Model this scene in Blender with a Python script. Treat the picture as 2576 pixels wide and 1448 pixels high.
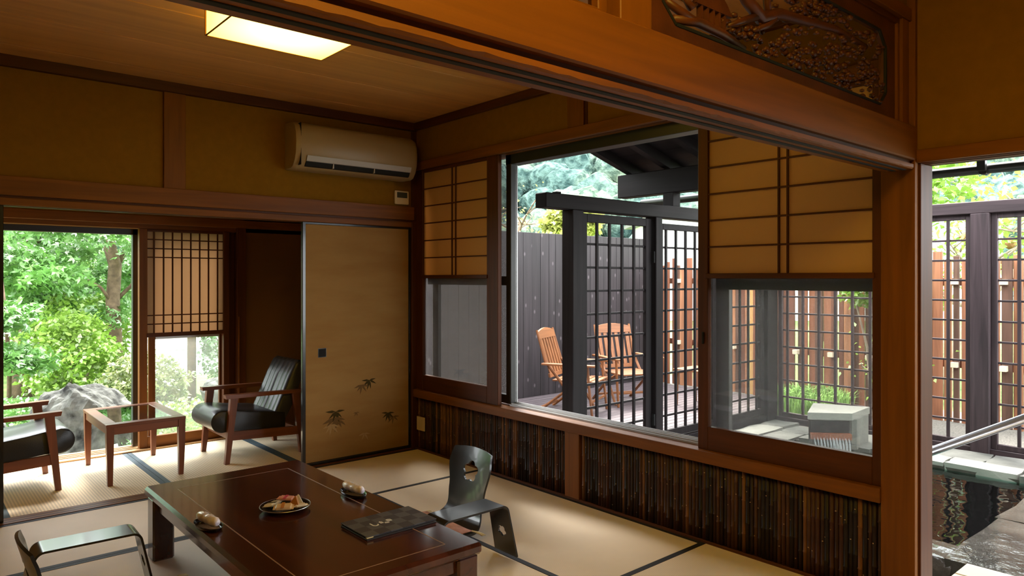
import bpy, bmesh, math, random
import numpy as np
from mathutils import Vector, Matrix

# ------------------------------------------------------------------ scene, camera, light
sc = bpy.context.scene
COL = sc.collection
for o in list(bpy.data.objects):
    bpy.data.objects.remove(o)

cam_d = bpy.data.cameras.new('camera')
cam = bpy.data.objects.new('camera', cam_d)
COL.objects.link(cam)
cam.location = (0, 0, 1.32)
cam.rotation_euler = (math.radians(90), 0, math.radians(-41.02))
cam_d.sensor_width = 36
cam_d.lens = 36 * 1785 / 2576
cam_d.shift_y = -25 / 2576
cam_d.clip_start = 0.02
cam_d.clip_end = 600
sc.camera = cam

world = bpy.data.worlds.new('overcast_sky')
sc.world = world
world.use_nodes = True
_bg = world.node_tree.nodes['Background']
_bg.inputs['Color'].default_value = (0.93, 0.97, 1.0, 1)
_bg.inputs['Strength'].default_value = 9.6

sun_d = bpy.data.lights.new('sun', 'SUN')
sun_d.energy = 16.0
sun_d.angle = math.radians(24)
sun_d.color = (1.0, 0.95, 0.86)
sun = bpy.data.objects.new('sun', sun_d)
COL.objects.link(sun)
sun.rotation_euler = (math.radians(34), 0, math.radians(150))

LAMP_MAIN = 8.0
LAMP_NEAR = 34.0

sc.view_settings.view_transform = 'Standard'
sc.view_settings.look = 'None'
sc.view_settings.gamma = 1
sc.view_settings.use_curve_mapping = False
sc.view_settings.exposure = 0.0
sc.cycles.max_bounces = 8
sc.cycles.diffuse_bounces = 4
sc.cycles.transparent_max_bounces = 16

rng = random.Random(7)
nrng = np.random.default_rng(7)
R = math.radians

# ------------------------------------------------------------------ materials
MATS = {}

def _new(name):
    m = bpy.data.materials.new(name)
    m.use_nodes = True
    nt = m.node_tree
    return m, nt, nt.nodes['Principled BSDF']

def plain(name, col, rough=0.6, spec=0.4, coat=0.0, metal=0.0, var=0.0, scale=6.0, bump=0.0, bscale=60.0):
    m, nt, b = _new(name)
    b.inputs['Roughness'].default_value = rough
    b.inputs['Specular IOR Level'].default_value = spec
    b.inputs['Metallic'].default_value = metal
    b.inputs['Coat Weight'].default_value = coat
    b.inputs['Coat Roughness'].default_value = 0.08
    c = (*col, 1)
    b.inputs['Base Color'].default_value = c
    if var > 0:
        tc = nt.nodes.new('ShaderNodeTexCoord')
        n = nt.nodes.new('ShaderNodeTexNoise'); n.inputs['Scale'].default_value = scale; n.inputs['Detail'].default_value = 4
        r = nt.nodes.new('ShaderNodeValToRGB')
        r.color_ramp.elements[0].position = 0.3; r.color_ramp.elements[1].position = 0.72
        r.color_ramp.elements[0].color = (*[max(0, x * (1 - var)) for x in col], 1)
        r.color_ramp.elements[1].color = (*[min(1, x * (1 + var)) for x in col], 1)
        nt.links.new(tc.outputs['Object'], n.inputs['Vector'])
        nt.links.new(n.outputs['Fac'], r.inputs['Fac'])
        nt.links.new(r.outputs['Color'], b.inputs['Base Color'])
    if bump > 0:
        tc = nt.nodes.new('ShaderNodeTexCoord')
        n = nt.nodes.new('ShaderNodeTexNoise'); n.inputs['Scale'].default_value = bscale; n.inputs['Detail'].default_value = 5
        bp = nt.nodes.new('ShaderNodeBump'); bp.inputs['Strength'].default_value = bump; bp.inputs['Distance'].default_value = 0.01
        nt.links.new(tc.outputs['Object'], n.inputs['Vector'])
        nt.links.new(n.outputs['Fac'], bp.inputs['Height'])
        nt.links.new(bp.outputs['Normal'], b.inputs['Normal'])
    MATS[name] = m
    return m

def wood(name, col, axis='x', rough=0.45, var=0.3, grain=26.0, coat=0.0, spec=0.4, bump=0.08, knots=False):
    m, nt, b = _new(name)
    b.inputs['Roughness'].default_value = rough
    b.inputs['Specular IOR Level'].default_value = spec
    b.inputs['Coat Weight'].default_value = coat
    b.inputs['Coat Roughness'].default_value = 0.1
    tc = nt.nodes.new('ShaderNodeTexCoord')
    mp = nt.nodes.new('ShaderNodeMapping')
    s = {'x': (0.06, 1, 1), 'y': (1, 0.06, 1), 'z': (1, 1, 0.06)}[axis]
    mp.inputs['Scale'].default_value = s
    n = nt.nodes.new('ShaderNodeTexNoise')
    n.inputs['Scale'].default_value = grain
    n.inputs['Detail'].default_value = 5
    n.inputs['Distortion'].default_value = 0.6
    r = nt.nodes.new('ShaderNodeValToRGB')
    r.color_ramp.elements[0].position = 0.32; r.color_ramp.elements[1].position = 0.7
    r.color_ramp.elements[0].color = (*[x * (1 - var) for x in col], 1)
    r.color_ramp.elements[1].color = (*[min(1, x * (1 + var * .8)) for x in col], 1)
    L = nt.links.new
    oi = nt.nodes.new('ShaderNodeObjectInfo'); ml = nt.nodes.new('ShaderNodeMath'); ml.operation = 'MULTIPLY'; ml.inputs[1].default_value = 37.0
    L(oi.outputs['Random'], ml.inputs[0]); L(ml.outputs[0], mp.inputs['Location'])
    L(tc.outputs['Object'], mp.inputs['Vector']); L(mp.outputs['Vector'], n.inputs['Vector'])
    L(n.outputs['Fac'], r.inputs['Fac'])
    out = r.outputs['Color']
    if knots:
        v = nt.nodes.new('ShaderNodeTexVoronoi'); v.inputs['Scale'].default_value = 3.0
        v.voronoi_dimensions = '2D'
        mp2 = nt.nodes.new('ShaderNodeMapping'); mp2.inputs['Rotation'].default_value = (R(90), 0, 0); mp2.inputs['Scale'].default_value = (1.6, 1.0, 0.9)
        L(ml.outputs[0], mp2.inputs['Location'])
        L(tc.outputs['Object'], mp2.inputs['Vector']); L(mp2.outputs['Vector'], v.inputs['Vector'])
        r2 = nt.nodes.new('ShaderNodeValToRGB')
        r2.color_ramp.elements[0].position = 0.03; r2.color_ramp.elements[1].position = 0.085
        r2.color_ramp.elements[0].color = (1, 1, 1, 1); r2.color_ramp.elements[1].color = (0, 0, 0, 1)
        mx = nt.nodes.new('ShaderNodeMix'); mx.data_type = 'RGBA'
        L(v.outputs['Distance'], r2.inputs['Fac']); L(r2.outputs['Color'], mx.inputs['Factor'])
        L(out, mx.inputs['A']); mx.inputs['B'].default_value = (*[min(1, x * 3 + .02) for x in col], 1)
        out = mx.outputs['Result']
    L(out, b.inputs['Base Color'])
    if bump > 0:
        bp = nt.nodes.new('ShaderNodeBump'); bp.inputs['Strength'].default_value = bump; bp.inputs['Distance'].default_value = 0.004
        L(n.outputs['Fac'], bp.inputs['Height']); L(bp.outputs['Normal'], b.inputs['Normal'])
    MATS[name] = m
    return m

def tatami_mat(name, col, axis, per_m=130.0, depth=0.5):
    m, nt, b = _new(name)
    b.inputs['Roughness'].default_value = 0.62
    b.inputs['Specular IOR Level'].default_value = 0.25
    L = nt.links.new
    tc = nt.nodes.new('ShaderNodeTexCoord')
    w = nt.nodes.new('ShaderNodeTexWave'); w.wave_type = 'BANDS'; w.bands_direction = axis.upper()
    w.inputs['Scale'].default_value = per_m * 2 * math.pi / 20.0
    w.inputs['Distortion'].default_value = 0.3
    w.inputs['Detail'].default_value = 1
    n = nt.nodes.new('ShaderNodeTexNoise'); n.inputs['Scale'].default_value = 3.0; n.inputs['Detail'].default_value = 6
    L(tc.outputs['Object'], w.inputs['Vector']); L(tc.outputs['Object'], n.inputs['Vector'])
    r = nt.nodes.new('ShaderNodeValToRGB')
    r.color_ramp.elements[0].color = (*[x * .88 for x in col], 1); r.color_ramp.elements[1].color = (*[min(1, x * 1.1) for x in col], 1)
    L(n.outputs['Fac'], r.inputs['Fac'])
    mx = nt.nodes.new('ShaderNodeMix'); mx.data_type = 'RGBA'; mx.blend_type = 'MULTIPLY'; mx.inputs['Factor'].default_value = depth
    L(r.outputs['Color'], mx.inputs['A']); L(w.outputs['Color'], mx.inputs['B'])
    L(mx.outputs['Result'], b.inputs['Base Color'])
    bp = nt.nodes.new('ShaderNodeBump'); bp.inputs['Strength'].default_value = 0.25; bp.inputs['Distance'].default_value = 0.002
    L(w.outputs['Fac'], bp.inputs['Height']); L(bp.outputs['Normal'], b.inputs['Normal'])
    MATS[name] = m
    return m

def glass(name, tint=(0.96, 0.98, 0.97), refl=1.0, dust_veil=0.0):
    m = bpy.data.materials.new(name); m.use_nodes = True
    nt = m.node_tree; nt.nodes.clear()
    out = nt.nodes.new('ShaderNodeOutputMaterial')
    t = nt.nodes.new('ShaderNodeBsdfTransparent'); t.inputs['Color'].default_value = (*tint, 1)
    g = nt.nodes.new('ShaderNodeBsdfGlossy'); g.inputs['Roughness'].default_value = 0.01
    f = nt.nodes.new('ShaderNodeLayerWeight'); f.inputs['Blend'].default_value = 0.5
    pw = nt.nodes.new('ShaderNodeMath'); pw.operation = 'POWER'; pw.inputs[1].default_value = 5.0
    ma = nt.nodes.new('ShaderNodeMath'); ma.operation = 'MULTIPLY_ADD'; ma.inputs[1].default_value = 0.9; ma.inputs[2].default_value = 0.03
    nt.links.new(f.outputs['Facing'], pw.inputs[0]); nt.links.new(pw.outputs[0], ma.inputs[0])
    mu = nt.nodes.new('ShaderNodeMath'); mu.operation = 'MULTIPLY'; mu.inputs[1].default_value = refl; mu.use_clamp = True
    mx = nt.nodes.new('ShaderNodeMixShader')
    L = nt.links.new
    L(ma.outputs[0], mu.inputs[0]); L(mu.outputs[0], mx.inputs['Fac'])
    L(g.outputs[0], mx.inputs[2]); L(mx.outputs[0], out.inputs['Surface'])
    if dust_veil > 0:  # hazy veil of reflection and dust, mixed in as pale translucency
        d = nt.nodes.new('ShaderNodeBsdfTranslucent'); d.inputs['Color'].default_value = (.8, .78, .76, 1)
        m2 = nt.nodes.new('ShaderNodeMixShader'); m2.inputs['Fac'].default_value = dust_veil
        L(t.outputs[0], m2.inputs[1]); L(d.outputs[0], m2.inputs[2]); L(m2.outputs[0], mx.inputs[1])
    else:
        L(t.outputs[0], mx.inputs[1])
    MATS[name] = m
    return m

def translucent(name, col, trans=0.5, rough=0.8, alpha=1.0, var=0.0, scale=3.0, gloss=0.0, col2=None):
    """diffuse + translucent sheet (paper, leaves, mesh screens)"""
    m = bpy.data.materials.new(name); m.use_nodes = True
    nt = m.node_tree; nt.nodes.clear(); L = nt.links.new
    out = nt.nodes.new('ShaderNodeOutputMaterial')
    d = nt.nodes.new('ShaderNodeBsdfDiffuse'); t = nt.nodes.new('ShaderNodeBsdfTranslucent')
    mx = nt.nodes.new('ShaderNodeMixShader'); mx.inputs['Fac'].default_value = trans
    d.inputs['Color'].default_value = (*col, 1); t.inputs['Color'].default_value = (*col, 1)
    if var > 0 or col2:
        tc = nt.nodes.new('ShaderNodeTexCoord'); n = nt.nodes.new('ShaderNodeTexNoise')
        n.inputs['Scale'].default_value = scale; n.inputs['Detail'].default_value = 3
        r = nt.nodes.new('ShaderNodeValToRGB')
        r.color_ramp.elements[0].position = 0.35; r.color_ramp.elements[1].position = 0.65
        r.color_ramp.elements[0].color = (*[x * (1 - var) for x in col], 1)
        r.color_ramp.elements[1].color = (*(col2 or [min(1, x * (1 + var)) for x in col]), 1)
        L(tc.outputs['Object'], n.inputs['Vector']); L(n.outputs['Fac'], r.inputs['Fac'])
        L(r.outputs['Color'], d.inputs['Color']); L(r.outputs['Color'], t.inputs['Color'])
    L(d.outputs[0], mx.inputs[1]); L(t.outputs[0], mx.inputs[2])
    sh = mx.outputs[0]
    if gloss > 0:
        g = nt.nodes.new('ShaderNodeBsdfGlossy'); g.inputs['Roughness'].default_value = 0.4
        m2 = nt.nodes.new('ShaderNodeMixShader'); m2.inputs['Fac'].default_value = gloss
        L(sh, m2.inputs[1]); L(g.outputs[0], m2.inputs[2]); sh = m2.outputs[0]
    if alpha < 1:
        tr = nt.nodes.new('ShaderNodeBsdfTransparent'); m3 = nt.nodes.new('ShaderNodeMixShader')
        m3.inputs['Fac'].default_value = alpha
        L(tr.outputs[0], m3.inputs[1]); L(sh, m3.inputs[2]); sh = m3.outputs[0]
    L(sh, out.inputs['Surface'])
    MATS[name] = m
    return m

def emit(name, col, strength):
    m = bpy.data.materials.new(name); m.use_nodes = True
    nt = m.node_tree; nt.nodes.clear()
    out = nt.nodes.new('ShaderNodeOutputMaterial'); e = nt.nodes.new('ShaderNodeEmission')
    e.inputs['Color'].default_value = (*col, 1); e.inputs['Strength'].default_value = strength
    nt.links.new(e.outputs[0], out.inputs['Surface'])
    MATS[name] = m
    return m

for ax in 'xyz':
    wood('trim_' + ax, (0.165, 0.053, 0.003), ax, rough=0.5, var=0.22, spec=.22)
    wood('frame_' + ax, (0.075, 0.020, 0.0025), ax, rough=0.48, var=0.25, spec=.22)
    wood('charcoal_' + ax, (0.011, 0.008, 0.0085), ax, rough=0.6, var=0.35, spec=.16)
    wood('weathered_' + ax, (0.040, 0.026, 0.029), ax, rough=0.6, var=0.45, spec=.3)
    wood('teak_' + ax, (0.23, 0.085, 0.028), ax, rough=0.5, var=0.3)
    wood('walnut_' + ax, (0.17, 0.052, 0.020), ax, rough=0.35, var=0.25)
plain('plaster', (0.20, 0.094, 0.008), rough=0.95, spec=0.1, var=0.06, scale=25, bump=0.12, bscale=260)
wood('ceiling_board', (0.54, 0.26, 0.070), 'x', rough=0.5, var=0.14, grain=14)
plain('paint_brown', (0.16, 0.075, 0.03), rough=0.9, spec=0.1)
tatami_mat('tatami_y', (0.82, 0.69, 0.53), 'y', 150, .16)
tatami_mat('tatami_x', (0.82, 0.69, 0.53), 'x', 150, .16)
tatami_mat('tatami_coarse', (0.88, 0.72, 0.50), 'x', 62, .28)
plain('edge_black', (0.018, 0.018, 0.02), rough=0.7, bump=.2, bscale=300)
plain('edge_blue', (0.055, 0.085, 0.105), rough=0.7, bump=.2, bscale=300)
plain('lacquer_black', (0.008, 0.007, 0.007), rough=0.25, coat=.4)
translucent('shoji_paper', (0.58, 0.35, 0.15), trans=0.42)
translucent('shoji_paper_pale', (0.54, 0.39, 0.265), trans=0.42)
glass('glass_clear', dust_veil=.04)
glass('glass_tinted', (0.9, 0.9, 0.88), 1.2, dust_veil=.035)
glass('glass_table', (0.8, 0.85, 0.84), 2.2)
translucent('insect_screen', (0.10, 0.092, 0.092), trans=0.5, alpha=0.55)
plain('alu_dark', (0.016, 0.0145, 0.012), rough=0.4, metal=0.0, spec=.5)
plain('alu_grey', (0.42, 0.42, 0.42), rough=0.35, metal=.8)
wood('lacquer_table', (0.062, 0.016, 0.008), 'y', rough=0.22, var=0.45, grain=9, coat=0.6, bump=0)
wood('sill_pale', (0.46, 0.27, 0.115), 'x', rough=.5, var=.2)
plain('inlay', (0.30, 0.19, 0.12), rough=0.3)
plain('leather', (0.012, 0.012, 0.013), rough=0.33, spec=.5, bump=.12, bscale=180)
plain('plywood_dark', (0.007, 0.0075, 0.007), rough=0.28, coat=.3, spec=.45)
wood('plywood_brown', (0.05, 0.032, 0.014), 'z', rough=0.3, var=.3, coat=.4)
plain('ac_cream', (0.31, 0.215, 0.10), rough=0.4)
plain('ac_vane', (0.42, 0.40, 0.38), rough=0.4)
plain('black_gap', (0.004, 0.004, 0.004), rough=0.8)
plain('lcd', (0.05, 0.055, 0.045), rough=0.2)
plain('plate_cream', (0.62, 0.50, 0.30), rough=0.4)
BAMBOO = [plain('bamboo_%d' % i, c, rough=0.5, spec=.3, var=.35, scale=9) for i, c in enumerate(
    [(0.018, 0.007, 0.0045), (0.034, 0.012, 0.007), (0.065, 0.024, 0.010), (0.14, 0.056, 0.018), (0.012, 0.006, 0.006), (0.048, 0.014, 0.007)])]
plain('bamboo_knot', (0.36, 0.24, 0.15), rough=0.5)
wood('fence_black', (0.026, 0.020, 0.023), 'z', rough=0.6, var=.4, grain=14, knots=True)
PICK = [wood('picket_%d' % i, c, 'z', rough=.6, var=.3) for i, c in enumerate(
    [(0.30, 0.12, 0.062), (0.23, 0.085, 0.043), (0.16, 0.062, 0.036), (0.36, 0.16, 0.08), (0.11, 0.055, 0.036)])]
wood('picket_yellow', (0.62, 0.36, 0.13), 'z', rough=.6, var=.2)
wood('deck', (0.085, 0.065, 0.070), 'x', rough=.55, var=.3)
plain('stone_grey', (0.12, 0.12, 0.105), rough=.6, var=.35, scale=5, bump=.5, bscale=22)
plain('stone_wet', (0.055, 0.05, 0.042), rough=.12, spec=.6, var=.5, scale=4, bump=.5, bscale=14)
plain('stone_pale', (0.19, 0.19, 0.165), rough=.6, var=.15, scale=5, bump=.3, bscale=30)
plain('rock', (0.095, 0.098, 0.088), rough=.9, spec=.15, var=.9, scale=9, bump=1.0, bscale=22)
plain('soil', (0.12, 0.10, 0.055), rough=.95, var=.5, scale=1.5, bump=.6, bscale=9)
plain('moss', (0.12, 0.20, 0.045), rough=.95, var=.5, scale=3, bump=.8, bscale=14)
plain('road_pale', (0.62, 0.62, 0.62), rough=.9, var=.06, scale=2)
plain('wall_white', (0.80, 0.80, 0.80), rough=.9)
plain('bark', (0.14, 0.095, 0.06), rough=.9, var=.4, scale=14, bump=.8, bscale=30)
plain('bark_pale', (0.30, 0.24, 0.18), rough=.9, var=.3, scale=14)
plain('steel', (0.55, 0.55, 0.58), rough=.3, metal=1.0)
plain('gravel', (0.15, 0.14, 0.12), rough=.9, var=.4, scale=60)
translucent('leaf_a', (0.17, 0.38, 0.085), .35, var=.35, scale=2.2, gloss=.16)
translucent('leaf_b', (0.28, 0.45, 0.07), .35, var=.35, scale=2.6, gloss=.12)
translucent('leaf_c', (0.12, 0.26, 0.075), .3, var=.4, scale=3.0, gloss=.16)
translucent('leaf_yellow', (0.42, 0.45, 0.11), .35, var=.3, scale=3, gloss=.1)
translucent('leaf_azalea', (0.13, 0.22, 0.05), .3, var=.4, scale=9, gloss=.07, col2=(0.36, 0.40, 0.17))
translucent('leaf_brown', (0.42, 0.24, 0.12), .25, var=.4, scale=5)
def forest():  # pale blue-green tones with the distance haze mixed into the colour
    m, nt, b = _new('forest'); L = nt.links.new
    b.inputs['Roughness'].default_value = .9; b.inputs['Specular IOR Level'].default_value = .05
    tc = nt.nodes.new('ShaderNodeTexCoord')
    n1 = nt.nodes.new('ShaderNodeTexNoise'); n1.inputs['Scale'].default_value = .16; n1.inputs['Detail'].default_value = 2
    n2 = nt.nodes.new('ShaderNodeTexNoise'); n2.inputs['Scale'].default_value = 1.5; n2.inputs['Detail'].default_value = 5
    r1 = nt.nodes.new('ShaderNodeValToRGB'); r2 = nt.nodes.new('ShaderNodeValToRGB')
    r1.color_ramp.elements[0].position = .4; r1.color_ramp.elements[1].position = .62
    r1.color_ramp.elements[0].color = (.11, .18, .155, 1); r1.color_ramp.elements[1].color = (.22, .28, .19, 1)
    r2.color_ramp.elements[0].position = .36; r2.color_ramp.elements[1].position = .62
    r2.color_ramp.elements[0].color = (.25, .32, .34, 1); r2.color_ramp.elements[1].color = (1, 1, 1, 1)
    mx = nt.nodes.new('ShaderNodeMix'); mx.data_type = 'RGBA'; mx.blend_type = 'MULTIPLY'; mx.inputs['Factor'].default_value = 1
    L(tc.outputs['Object'], n1.inputs['Vector']); L(tc.outputs['Object'], n2.inputs['Vector'])
    L(n1.outputs['Fac'], r1.inputs['Fac']); L(n2.outputs['Fac'], r2.inputs['Fac'])
    L(r1.outputs['Color'], mx.inputs['A']); L(r2.outputs['Color'], mx.inputs['B']); L(mx.outputs['Result'], b.inputs['Base Color'])
    bp = nt.nodes.new('ShaderNodeBump'); bp.inputs['Strength'].default_value = 1; bp.inputs['Distance'].default_value = .8
    L(n2.outputs['Fac'], bp.inputs['Height']); L(bp.outputs['Normal'], b.inputs['Normal'])
    MATS['forest'] = m
forest()
translucent('grass_blade', (0.22, 0.36, 0.11), .35, var=.3, scale=6)
plain('towel', (0.80, 0.74, 0.86), rough=.4, coat=.6, var=.22, scale=30, bump=.5, bscale=45)
plain('tray_black', (0.012, 0.010, 0.010), rough=.2, coat=.5)
plain('menu_dark', (0.030, 0.028, 0.030), rough=.6)
plain('lettering_white', (0.75, 0.74, 0.70), rough=.6)
plain('wrap_beige', (0.66, 0.47, 0.28), rough=.35, coat=.4)
plain('wrap_cream', (0.74, 0.64, 0.48), rough=.35, coat=.4)
plain('wrap_orange', (0.46, 0.19, 0.05), rough=.35, coat=.3)
plain('wrap_pink', (0.70, 0.36, 0.36), rough=.35, coat=.4)
plain('wrap_magenta', (0.50, 0.04, 0.12), rough=.35, coat=.4)
plain('cushion_pink', (0.52, 0.27, 0.20), rough=.9, var=.3, scale=18)
plain('tassel', (0.75, 0.62, 0.32), rough=.8)
plain('ink_dark', (0.05, 0.035, 0.011), rough=.9, spec=.1)
plain('ink_mid', (0.14, 0.08, 0.03), rough=.9, spec=.1)
plain('ink_pale', (0.36, 0.23, 0.10), rough=.9, spec=.1)
plain('ranma_wood', (0.075, 0.020, 0.005), rough=.45, var=.3, scale=12, bump=.1)
def lamp_paper(name, strength):
    # lit paper: brighter and whiter over the bulb in the middle, yellower at the edges
    m = bpy.data.materials.new(name); m.use_nodes = True
    nt = m.node_tree; nt.nodes.clear(); L = nt.links.new
    out = nt.nodes.new('ShaderNodeOutputMaterial'); e = nt.nodes.new('ShaderNodeEmission')
    tc = nt.nodes.new('ShaderNodeTexCoord'); mp = nt.nodes.new('ShaderNodeMapping'); mp.inputs['Scale'].default_value = (2.9, 2.9, 2.9)
    gr = nt.nodes.new('ShaderNodeTexGradient'); gr.gradient_type = 'SPHERICAL'
    r = nt.nodes.new('ShaderNodeValToRGB')
    r.color_ramp.elements[0].position = 0.0; r.color_ramp.elements[0].color = (.80, .52, .050, 1)
    r.color_ramp.elements[1].position = .75; r.color_ramp.elements[1].color = (1, .70, .16, 1)
    L(tc.outputs['Object'], mp.inputs['Vector']); L(mp.outputs['Vector'], gr.inputs['Vector'])
    L(gr.outputs['Fac'], r.inputs['Fac']); L(r.outputs['Color'], e.inputs['Color'])
    e.inputs['Strength'].default_value = strength
    L(e.outputs[0], out.inputs['Surface']); MATS[name] = m
lamp_paper('lamp_paper', LAMP_MAIN)
lamp_paper('lamp_paper_near', LAMP_NEAR)

# fusuma paper with faint gold-dust clouds printed on it
def fusuma_paper():
    m, nt, b = _new('fusuma_paper'); L = nt.links.new
    b.inputs['Roughness'].default_value = .8; b.inputs['Specular IOR Level'].default_value = .2
    tc = nt.nodes.new('ShaderNodeTexCoord'); mp = nt.nodes.new('ShaderNodeMapping'); mp.inputs['Scale'].default_value = (1.2, 1, 5)
    n = nt.nodes.new('ShaderNodeTexNoise'); n.inputs['Scale'].default_value = 2.2; n.inputs['Detail'].default_value = 5
    r = nt.nodes.new('ShaderNodeValToRGB')
    r.color_ramp.elements[0].position = .35; r.color_ramp.elements[1].position = .65
    r.color_ramp.elements[0].color = (0.27, 0.145, 0.042, 1); r.color_ramp.elements[1].color = (0.31, 0.178, 0.058, 1)
    L(tc.outputs['Object'], mp.inputs['Vector']); L(mp.outputs['Vector'], n.inputs['Vector']); L(n.outputs['Fac'], r.inputs['Fac'])
    L(r.outputs['Color'], b.inputs['Base Color'])
    MATS['fusuma_paper'] = m
fusuma_paper()

# menu cover: checkerboard weave print
def menu_cover():
    m, nt, b = _new('menu_cover'); L = nt.links.new
    b.inputs['Roughness'].default_value = .55
    tc = nt.nodes.new('ShaderNodeTexCoord'); ck = nt.nodes.new('ShaderNodeTexChecker')
    ck.inputs['Scale'].default_value = 1 / 0.0525
    ck.inputs['Color1'].default_value = (0.085, 0.08, 0.085, 1); ck.inputs['Color2'].default_value = (0.038, 0.030, 0.031, 1)
    L(tc.outputs['Object'], ck.inputs['Vector']); L(ck.outputs['Color'], b.inputs['Base Color'])
    MATS['menu_cover'] = m
menu_cover()

def water_mat():
    m, nt, b = _new('bath_water'); L = nt.links.new
    nt.nodes.remove(b)
    out = nt.nodes['Material Output']
    t = nt.nodes.new('ShaderNodeBsdfTransparent'); t.inputs['Color'].default_value = (0.55, 0.78, 0.72, 1)
    g = nt.nodes.new('ShaderNodeBsdfGlossy'); g.inputs['Roughness'].default_value = .03
    f = nt.nodes.new('ShaderNodeFresnel'); f.inputs['IOR'].default_value = 1.33
    mx = nt.nodes.new('ShaderNodeMixShader')
    tc = nt.nodes.new('ShaderNodeTexCoord'); n = nt.nodes.new('ShaderNodeTexNoise'); n.inputs['Scale'].default_value = 5; n.inputs['Detail'].default_value = 2
    bp = nt.nodes.new('ShaderNodeBump'); bp.inputs['Strength'].default_value = .22; bp.inputs['Distance'].default_value = .03
    L(tc.outputs['Object'], n.inputs['Vector']); L(n.outputs['Fac'], bp.inputs['Height'])
    L(bp.outputs['Normal'], g.inputs['Normal']); L(bp.outputs['Normal'], f.inputs['Normal'])
    L(f.outputs['Fac'], mx.inputs['Fac']); L(t.outputs[0], mx.inputs[1]); L(g.outputs[0], mx.inputs[2])
    L(mx.outputs[0], out.inputs['Surface'])
    MATS['bath_water'] = m
water_mat()
plain('pool_tile', (0.11, 0.24, 0.21), rough=.5, var=.4, scale=4)
translucent('falling_water', (0.7, 0.74, 0.78), .3, alpha=.28)

def M(m):
    return MATS[m] if isinstance(m, str) else m

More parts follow.
